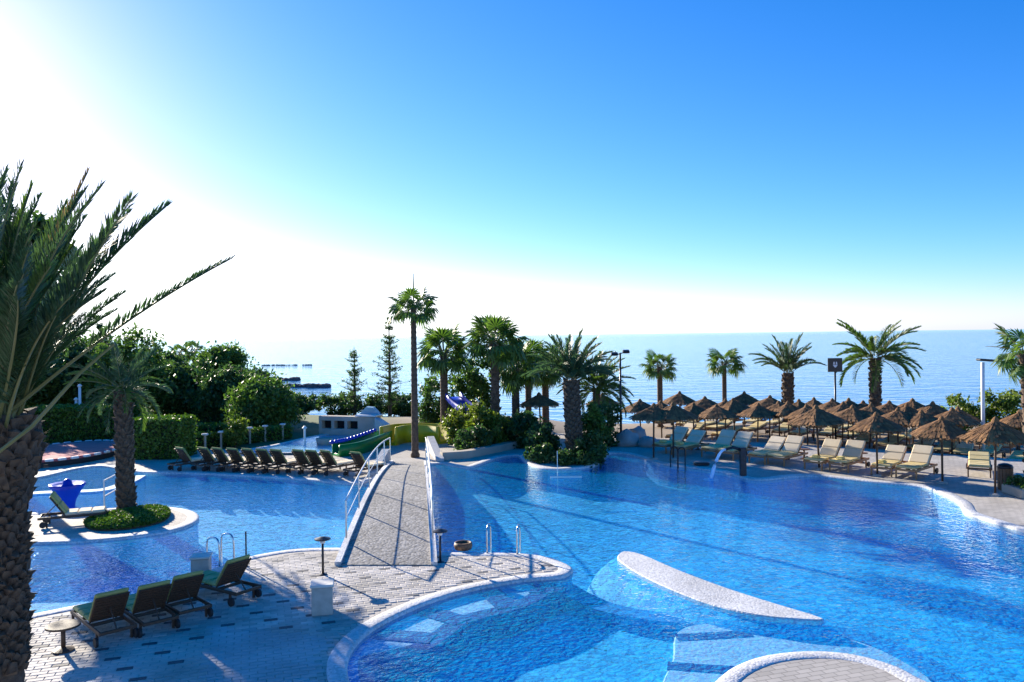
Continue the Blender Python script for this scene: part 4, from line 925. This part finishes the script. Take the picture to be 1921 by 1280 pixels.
def ladder(pxs, h, label, steps=True, m=M['steel']):
    a = P(*pxs[0]); c = P(*pxs[1]); t = thing('pool_ladder', label, 'pool ladder', a, 0, 'pool ladder rails'); d = c - a
    n = Vector((-d.y, d.x, 0)).normalized()
    if n.y < 0: n = -n
    for k, o in enumerate((Vector((0, 0, 0)), d)):
        pts = [o + n * x + Vector((0, 0, z)) for x, z in ((-.12, 0), (-.12, h * .7), (-.06, h * .95), (.08, h), (.24, h * .93), (.3, h * .7), (.3, 0), (.3, -.9))]
        MB().tube(smooth_line(pts, 3), .022, 8).build('rail', m, t, True)
    if steps:
        for z in (-.2, -.45, -.7): MB().box(d / 2 + n * .3 + Vector((0, 0, z)), (d.length * .95, .09, .025), Matrix.Rotation(math.atan2(d.y, d.x), 3, 'Z')).build('tread', m, t)
ladder(((405, 1062), (432, 1054)), .62, 'steel pool ladder at the near edge of the left pool')
ladder(((916, 1036), (972, 1038)), .62, 'steel pool ladder at the tip of the near deck, right pool')
ladder(((1262, 876), (1276, 878)), .75, 'dark pool ladder at the far edge below the first right loungers', True, M['darkmetal'])
t = thing('hand_rail', 'white stepped hand rail beside the island palm', 'railing', P(196, 968)); o = t.location.copy()
for x, y in ((196, 968), (224, 950)):
    q = P(x, y) - o; MB().tube([q, q + Vector((0, 0, 1.0))], .022, 6).build('post', M['white'], t)
for z in (1.0, .55): MB().tube([P(196, 968) - o + Vector((0, 0, z)), P(224, 950) - o + Vector((0, 0, z))], .02, 6).build('rail', M['white'], t)
t = thing('rope_post', 'single slim pole on the deck behind the lounger set apart', 'pole', P(462, 1064)); MB().tube([(0, 0, 0), (0, 0, .78)], .017, 6).build('pole', M['darkmetal'], t); MB().lathe([(.06, 0), (.06, .02), (.02, .03)], n=10).build('foot_plate', M['darkmetal'], t)
# barrel planter by the bridge
t = thing('low_planter', 'low round brown planter tub right of the footbridge', 'planter', P(869, 1031)); MB().lathe([(.16, 0), (.2, .02), (.22, .1), (.2, .17), (.17, .17), (.16, .1)], n=18).build('tub', M['teak'], t, True); MB().lathe([(.16, .12), (.16, .125)], n=18).build('soil', M['soil'], t)
# green bed with ground cover on the island
bed = [P(x, y) for x, y in ((158, 984), (180, 974), (225, 966), (280, 957), (312, 958), (319, 968), (300, 982), (250, 993), (200, 997), (168, 994))]
t = thing('planting_bed', 'oval bed of low green ground cover round the island palm', 'planting bed'); L_ = ccw(smooth_loop(bed, 4)); slab('soil', L_, .0, .05, M['soil'], t); pl = [(v.x, v.y) for v in L_]
rg = np.random.default_rng(8); xx = rg.uniform(min(p[0] for p in pl), max(p[0] for p in pl), 26000); yy = rg.uniform(min(p[1] for p in pl), max(p[1] for p in pl), 26000); k = np_inside(xx, yy, pl); dd = np_dist(xx[k], yy[k], pl)
pts = np.stack([xx[k], yy[k], .05 + rg.random(k.sum()) * (.08 + .1 * np.minimum(1, dd * 3))], 1); n = len(pts); u = rg.normal(0, 1, (n, 3)); u[:, 2] = abs(u[:, 2]) * .8; u /= np.linalg.norm(u, axis=1, keepdims=True); v = np.cross(u, rg.normal(0, 1, (n, 3))); v /= np.linalg.norm(v, axis=1, keepdims=True)
o = quads('ground_cover', np.stack([pts - u * .04, pts + v * .022, pts + u * .05, pts - v * .022], 1), M['leaf_hedge'], t); tag(o, kind='stuff')
# water cannon
t = thing('water_cannon', 'dark water spout post spraying an arc into the pool', 'fountain', P(1394, 893)); MB().box((0, 0, .5), (.2, .2, 1.0), None, .02).build('post', M['darkmetal'], t); MB().tube([(-.05, 0, .92), (-.35, 0, 1.0), (-.6, -.02, .93)], [.06, .05, .045], 8).build('nozzle', M['darkmetal'], t, True)
pts = [(-.6 - .55 * s, -.02 - .1 * s, .93 + .12 * s - 1.15 * s * s) for s in np.linspace(0, 1, 12)]
MB().tube(pts, [.035 + .03 * i / 12 * (1 + .4 * (i % 2)) for i in range(12)], 7).build('water_jet', M['jet'], t, True)
MB().lathe([(.0, .0), (.1, .05), (.16, .02), (.24, .03), (.28, 0)], (-1.15, -.12, -.1), 12).build('splash', M['jet'], t, True)
# slim white measuring pole in the pool
q = P(1046, 897, ZW); t = thing('float_marker', 'thin white pole with float bar in the pool before the spit', 'marker', q); MB().tube([(0, 0, -.5), (0, 0, .95)], .015, 6).build('pole', M['white'], t); MB().tube([(-.25, 0, .03), (.85, .0, .03)], .035, 8).build('float_bar', M['white'], t)
# life ring board / trays at the far edge
for x, y, lab in ((1316, 873, 'low dark tray at the far pool edge left of the water spout'),):
    o = MB().box((0, 0, .06), (.55, .3, .12), None, .03); o = o.build('step_tray', M['darkmetal']); o.location = P(x, y); tag(o, lab, 'tray')
# litter bin, planter box right
t = thing('litter_bin', 'tall brown wooden litter bin near the right edge', 'litter bin', P(1886, 920))
for i in range(14):
    a = 2 * PI * i / 14; MB().box((.2 * math.cos(a), .2 * math.sin(a), .36), (.03, .085, .66), Matrix.Rotation(a, 3, 'Z'), .006).build('slat', M['teak'], t)
MB().lathe([(.18, .02), (.185, .68)], n=16).build('liner', M['rubber'], t); MB().lathe([(.22, .69), (.23, .72), (.19, .8), (.08, .84)], n=16).build('lid', M['darkmetal'], t, True)
t = thing('planter_box', 'cream planter kerb at the foot of the right edge palm', 'planter', P(1935, 930)); MB().box((0, 0, .14), (1.2, 1.0, .28), None, .03).build('kerb', M['wall_cream'], t); rgp = np.random.default_rng(5)
quads('foliage', leaf_quads(rgp.uniform((-.5, -.4, .3), (.5, .4, .45), (40, 3)), 1800, .06, .05, rgp), M['leaf'], t)
# boulders
def boulder(px, py, wpx, label, seed, m=M['rock'], z=0):
    q = P(px, py, z); s = wpx / FPX * q.y / 2; b = MB(); N1, N2 = 14, 10; vs = []; fs = []
    for i in range(N2 + 1):
        th = PI * i / N2
        for k in range(N1):
            ph = 2 * PI * k / N1; d = Vector((math.sin(th) * math.cos(ph), math.sin(th) * math.sin(ph), math.cos(th))); r = s * (1 + .3 * noise.noise(d * 1.4 + Vector((seed, 0, 0))) + .1 * noise.noise(d * 4)); vs.append((d.x * r, d.y * r, max(-.1, d.z * r * .8 + s * .45)))
    for i in range(N2):
        for k in range(N1): fs.append((i * N1 + k, (i + 1) * N1 + k, (i + 1) * N1 + (k + 1) % N1, i * N1 + (k + 1) % N1))
    o = b.add(vs, fs).build('boulder', m, None, True); o.location = q; tag(o, label, 'boulder', 'boulders by the pool')
boulder(1176, 836, 46, 'large pale boulder at the pool edge right of the spit', 1)
boulder(1215, 838, 34, 'rounded boulder left of the first right lounger', 2)
boulder(1196, 822, 34, 'boulder behind the two boulders at the pool edge', 3)
# pale kerb wall behind the pool
pts = [P(x, y) for x, y in ((828, 862), (880, 858), (930, 848), (975, 838), (1000, 832))]; pts = smooth_line(pts, 4); b = MB(); vs = []; fs = []
for i, p in enumerate(pts):
    tt = (pts[min(i + 1, len(pts) - 1)] - pts[max(i - 1, 0)]).normalized(); s = Vector((tt.y, -tt.x, 0)) * .2; vs += [p + s, p + s + Vector((0, 0, .3)), p - s + Vector((0, 0, .3)), p - s]
for i in range(len(pts) - 1): a = i * 4; fs += [(a + k, a + 4 + k, a + 5 + k, a + 1 + k) for k in range(3)]
fs += [(0, 1, 2, 3), tuple(len(vs) - 1 - k for k in range(4))]
tag(b.add(vs, fs).build('kerb_wall', M['wall_cream']), 'low curved cream kerb wall in front of the middle shrubs', 'wall')
o = MB().box((0, 0, .3), (.6, .3, .6), None, .02).build('service_box', M['wall_cream']); o.location = P(948, 828); tag(o, 'small cream service box among the middle shrubs', 'service box')

# ================================================================== lamps, sign, posts
def lamp_post(px, dist, ty, label):
    q = gpt(px, dist); h = PD(px, ty, dist).z - q.z; t = thing('lamp_post', label, 'lamp post', q)
    MB().tube([(0, 0, 0), (0, 0, h)], [.06, .045], 8).build('pole', M['darkmetal'], t, True)
    MB().tube([(-.28, 0, h - .12), (0, 0, h - .04), (.28, 0, h + .04)], .025, 6).build('cross_arm', M['darkmetal'], t)
    for s in (-1, 1): MB().box((s * .26, -.05, h + .05 * s), (.3, .22, .12), Matrix.Rotation(.3, 3, 'X'), .02).build('floodlight', M['darkmetal'], t)
lamp_post(1163, 36, 662, 'dark lamp post with two floodlights between the palm groups')
q = gpt(1566, 40); t = thing('square_sign', 'black square sign with white emblem on a pole before the sea', 'sign', q); zt = PD(1566, 672, 40).z - q.z; zb = PD(1566, 698, 40).z - q.z
MB().tube([(0, 0, 0), (0, 0, zb)], .05, 8).build('pole', M['darkmetal'], t, True); wd = 27 / FPX * 40; MB().box((0, 0, (zt + zb) / 2), (wd, .06, zt - zb), None, .01).build('panel', M['panel_black'], t)
zc = (zt + zb) / 2; e = MB()
def flat(pts, y): e.add([(x, y, zc + z) for x, z in pts] + [(x, y - .006, zc + z) for x, z in pts], [tuple(range(len(pts) * 2 - 1, len(pts) - 1, -1))] + [(i, (i + 1) % len(pts), len(pts) + (i + 1) % len(pts), len(pts) + i) for i in range(len(pts))])
for s in (-1, 1):
    flat([(s * .03 - .055 * (s < 0) - 0, .16), (s * .03 + .055 * (s > 0), .16), (s * .03 + .075 * (s > 0) - .0, .03), (s * .03 - .075 * (s < 0), .03)], -.034)
flat([(-.12, .01), (.12, .01), (.06, -.09), (0, -.13), (-.06, -.09)], -.034)
e.build('emblem', M['emblem'], t)
q = gpt(1843, 34); zt = PD(1843, 680, 34).z - q.z; t = thing('pale_post', 'tall pale post with flat dark head near the right edge', 'lamp post', q); MB().tube([(0, 0, 0), (0, 0, zt)], .075, 10).build('pole', M['white'], t, True); MB().box((.28, 0, zt + .08), (.95, .35, .1), Matrix.Rotation(.08, 3, 'Y'), .03).build('head', M['darkmetal'], t)
for i, (px, h) in enumerate(((141, 1.9), (148, 2.6))):
    q = gpt(px, 42); t = thing('white_post', ['shorter white post behind the tallest hedge', 'taller white post behind the tallest hedge'][i], 'post', q); MB().tube([(0, 0, 0), (0, 0, h)], .07, 8).build('pole', M['white'], t, True); MB().lathe([(.1, h), (.12, h + .06), (.03, h + .14)], n=10).build('cap', M['white'], t)
# row of white posts with rail along the long low hedge
PX = [(305, 34.8), (341, 35.6), (382, 36.5), (412, 37.4), (440, 38.2), (466, 38.9), (495, 39.6), (528, 40.3)]
for i, (px, dd) in enumerate(PX):
    q = gpt(px, dd - .7); t = thing('white_bollard', ORD[i] + ' white capped post from the left along the long low hedge', 'post', q, 0, 'white posts along the hedge'); MB().tube([(0, 0, 0), (0, 0, .72)], .05, 8).build('post', M['wall_cream'], t); MB().box((0, 0, .76), (.24, .2, .08), None, .02).build('cap', M['white'], t)

# ================================================================== children's area
t = thing('round_pad', 'round pink play pad with white edge stones beside the nearest palm', 'play pad', P(122, 857)); cx = t.location.copy()
rx_, ry_ = 2.1, 3.1
MB().lathe([(1, 0), (1, .26), (.985, .3)], n=40, sx=rx_, sy=ry_).build('pad', M['pink'], t); MB().lathe([(1.03, 0), (1.03, .2)], n=40, sx=rx_, sy=ry_).build('shadow_rim', M['rubber'], t)  # shadow below the pad's lip, put in as a black rim
for i in range(34):
    a = 2 * PI * i / 34; MB().box((rx_ * 1.02 * math.cos(a), ry_ * 1.02 * math.sin(a), .27), (.12, .3, .1), Matrix.Rotation(math.atan2(math.sin(a) / ry_, math.cos(a) / rx_), 3, 'Z'), .02).build('edge_stone', M['white'], t)
t = thing('blue_water_bowl', 'blue plastic goblet-shaped water toy in the children basin', 'water toy', P(127, 950, ZW)); MB().lathe([(.2, -.3), (.2, .0), (.24, .2), (.4, .5), (.52, .66), (.5, .7), (.4, .66), (.2, .6), (.14, .68), (.12, .78), (.04, .84)], n=20).build('bowl', M['blue'], t, True)
# splash pool and play wall
sp = [(455, 851), (520, 838), (590, 822), (660, 812), (735, 806), (738, 822), (705, 838), (640, 851), (560, 852)]
L_ = ccw(smooth_loop([P(x, y) for x, y in sp], 4)); t = thing('splash_pool', 'shallow pale splash pool behind the row of loungers', 'pool'); slab('basin', L_, -.05, .03, M['tile_pale'], t); fill([offset_loop(L_, -.02)], .07, 'water', M['water'], t); coping(L_, .22, 'coping', t)
for c in t.children:
    if c.name.startswith('coping'): c.location.z = .075
q = PD(598, 800, 41); q2 = PD(706, 800, 40); q.z = q2.z = 0; d = q2 - q; L = d.length; t = thing('play_wall', 'cream low building wall with dark openings behind the splash pool', 'wall', q, math.atan2(d.y, d.x))
hh = 1.0; MB().box((L * .5, .25, .18), (L, .5, .36), None, .01).build('wall_base', M['wall_cream'], t); MB().box((L * .5, .25, hh - .12), (L, .496, .22)).build('lintel', M['wall_cream'], t)
for x0, x1 in ((0, .05), (.22, .27), (.45, .5), (.68, 1)): MB().box((L * (x0 + x1) / 2, .25, .6), (L * (x1 - x0), .49, .5)).build('pier', M['wall_cream'], t)
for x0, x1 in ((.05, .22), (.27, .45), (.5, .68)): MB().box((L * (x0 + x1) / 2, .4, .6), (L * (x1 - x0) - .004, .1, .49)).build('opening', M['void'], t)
MB().box((L * .83, .3, hh + .05), (L * .36, .8, .08), None, .02).build('roof_slab', M['white'], t)
q = PD(722, 800, 39.5); q.z = 0; t = thing('blue_ramp', 'pale blue sloping play panel right of the cream wall', 'play panel', q); MB().add([(-.5, 0, 0), (.6, 0, 0), (.6, 1, 0), (-.5, 1, 0), (-.5, 0, 1.0), (.3, 0, .45), (.3, 1, .45), (-.5, 1, 1.0)], [(3, 2, 1, 0), (4, 5, 6, 7), (0, 1, 5, 4), (1, 2, 6, 5), (2, 3, 7, 6), (3, 0, 4, 7)]).build('panel', M['pale_blue'], t)
q = PD(692, 778, 40.6); q.z = 1.088; o = MB().add([(-.5, 0, 0), (.5, 0, 0), (.2, 0, .32), (-.15, 0, .36), (-.5, .6, 0), (.5, .6, 0), (.2, .6, .32), (-.15, .6, .36)], [(0, 1, 2, 3), (7, 6, 5, 4), (0, 4, 5, 1), (1, 5, 6, 2), (2, 6, 7, 3), (3, 7, 4, 0)]).build('blue_canopy', M['pale_blue']); o.location = q; tag(o, 'pale blue pitched cover on top of the cream play wall', 'cover')
def trough(t, pts, h0, h1, m, name, wid=.5, thick=.05, scallop=None):
    """open slide channel: U section swept along plan points with side height"""
    pts = smooth_line(pts, 5); n = len(pts); vs = []; fs = []
    for i, p in enumerate(pts):
        tt = (pts[min(i + 1, n - 1)] - pts[max(i - 1, 0)]); tt.z = 0; tt = tt.normalized(); s = Vector((tt.y, -tt.x, 0)); h = h0 + (h1 - h0) * i / (n - 1); z = Vector((0, 0, 1))
        vs += [p + s * wid, p + s * (wid + .03) + z * h, p + s * (wid - thick) + z * h, p + s * (wid - thick * 1.5) + z * .12, p - s * (wid - thick * 1.5) + z * .12, p - s * (wid - thick) + z * h, p - s * (wid + .03) + z * h, p - s * wid]
    for i in range(n - 1):
        a = i * 8; fs += [(a + k, a + (k + 1) % 8, a + 8 + (k + 1) % 8, a + 8 + k) for k in range(8)]
    fs += [tuple(range(7, -1, -1)), tuple((n - 1) * 8 + k for k in range(8))]
    o = MB().add(vs, fs).build(name, m, t, True)
    if scallop:
        for i in range(0, n - 1, 1):
            p = pts[i]; tt = (pts[i + 1] - p); s = Vector((tt.y, -tt.x, 0)).normalized(); h = h0 + (h1 - h0) * i / (n - 1)
            MB().lathe([(.02, 0), (.11, .03), (.12, .1), (.05, .17)], p - s * wid + Vector((0, 0, h - .03)), 10).build('float', scallop, o, True)
t = thing('water_slide', 'winding play slide of yellow and green channels left and right of the tall thin palm', 'slide')
a = lambda px, py: P(px, py)
trough(t, [a(630, 856), a(662, 852), a(694, 842), a(722, 832)], .5, .6, M['green'], 'green_channel', .35, scallop=M['blue'])
trough(t, [a(728, 836), a(750, 830), a(780, 828), a(812, 829), a(836, 832)], .85, .8, M['yellow'], 'yellow_channel', .4)
trough(t, [a(818, 826), a(840, 822), a(866, 820)], .75, .7, M['green'], 'green_channel', .35)
q = gpt(868, 38.5); t = thing('blue_slide', 'steep bright blue slide chute among the palms', 'slide', q)
A_, B_ = PD(850, 748, 39.5) - q, PD(894, 776, 37.5) - q; sd = Vector((.35, .35, 0)); z = Vector((0, 0, .3))
vs = []
for s in np.linspace(0, 1, 7):
    p = A_.lerp(B_, s) + Vector((0, 0, -.18 * math.sin(PI * s))); vs += [p - sd, p - sd + z, p - sd * .85 + z, p - sd * .8 + Vector((0, 0, .08)), p + sd * .8 + Vector((0, 0, .08)), p + sd * .85 + z, p + sd + z, p + sd]
fs = [];
for i in range(6): fs += [(i * 8 + k, i * 8 + (k + 1) % 8, i * 8 + 8 + (k + 1) % 8, i * 8 + 8 + k) for k in range(8)]
fs += [tuple(range(7, -1, -1)), tuple(48 + k for k in range(8))]
MB().add(vs, fs).build('chute', M['blue'], t, True)
for p in (A_, B_):
    for s in (-1, 1): MB().tube([Vector((p.x + s * .28, p.y + s * .28, 0)), Vector((p.x + s * .28, p.y + s * .28, p.z))], .035, 6).build('support', M['darkmetal'], t)
# tall white sprayer in the splash pool
q = P(572, 838); t = thing('spray_column', 'slim white spray column in the splash pool', 'fountain', q); MB().tube([(0, 0, 0), (0, 0, .8)], .05, 8).build('column', M['white'], t); MB().lathe([(.05, .8), (.12, .86), (.03, .95)], n=10).build('head', M['white'], t)
q = P(608, 836); t = thing('cream_tub', 'cream round tub at the edge of the splash pool', 'tub', q); MB().lathe([(.3, 0), (.38, .3), (.36, .34), (.3, .3)], n=18).build('tub', M['wall_cream'], t, True)

# ================================================================== breakwaters and shore rocks
def breakwater(px0, px1, py, h, label, seed, step=1.2):
    a, c = P(px0, py, SEA), P(px1, py - .5, SEA); rg = random.Random(seed); b = MB(); L = (c - a).length; n = max(8, int(L / step))
    t = thing('breakwater', label, 'breakwater', a, 0, 'breakwaters in the sea')
    for i in range(n * 3):
        s = rg.random(); p = (c - a) * s; r = h * rg.uniform(.35, 1.15); vs = []
        for th in (0, .25, .5, .75, 1):
            for k in range(6):
                f = 2 * PI * k / 6 + rg.random() * .5; rr = r * math.sin(PI * th) * rg.uniform(.8, 1.2); vs.append((p.x + rr * 1.5 * math.cos(f) + 0, p.y + rr * math.sin(f) + (i % 3 - 1) * r, r * math.cos(PI * th) * .8 + .1))
        b.add(vs, [(q * 6 + k, q * 6 + (k + 1) % 6, q * 6 + 6 + (k + 1) % 6, q * 6 + 6 + k) for q in range(4) for k in range(6)])
    o = b.build('rocks', M['rock_dark'], t); tag(o, kind='stuff')
breakwater(440, 612, 727, .5, 'nearest dark rock breakwater reaching out from the left shore', 1, .7)
breakwater(400, 560, 714, .5, 'middle dark rock breakwater behind the nearest one', 2, .7)
breakwater(400, 500, 702, .5, 'short dark rock breakwater farther out', 3, .6)
breakwater(490, 585, 686, .2, 'thin far rock reef low on the bright sea', 4, .5)
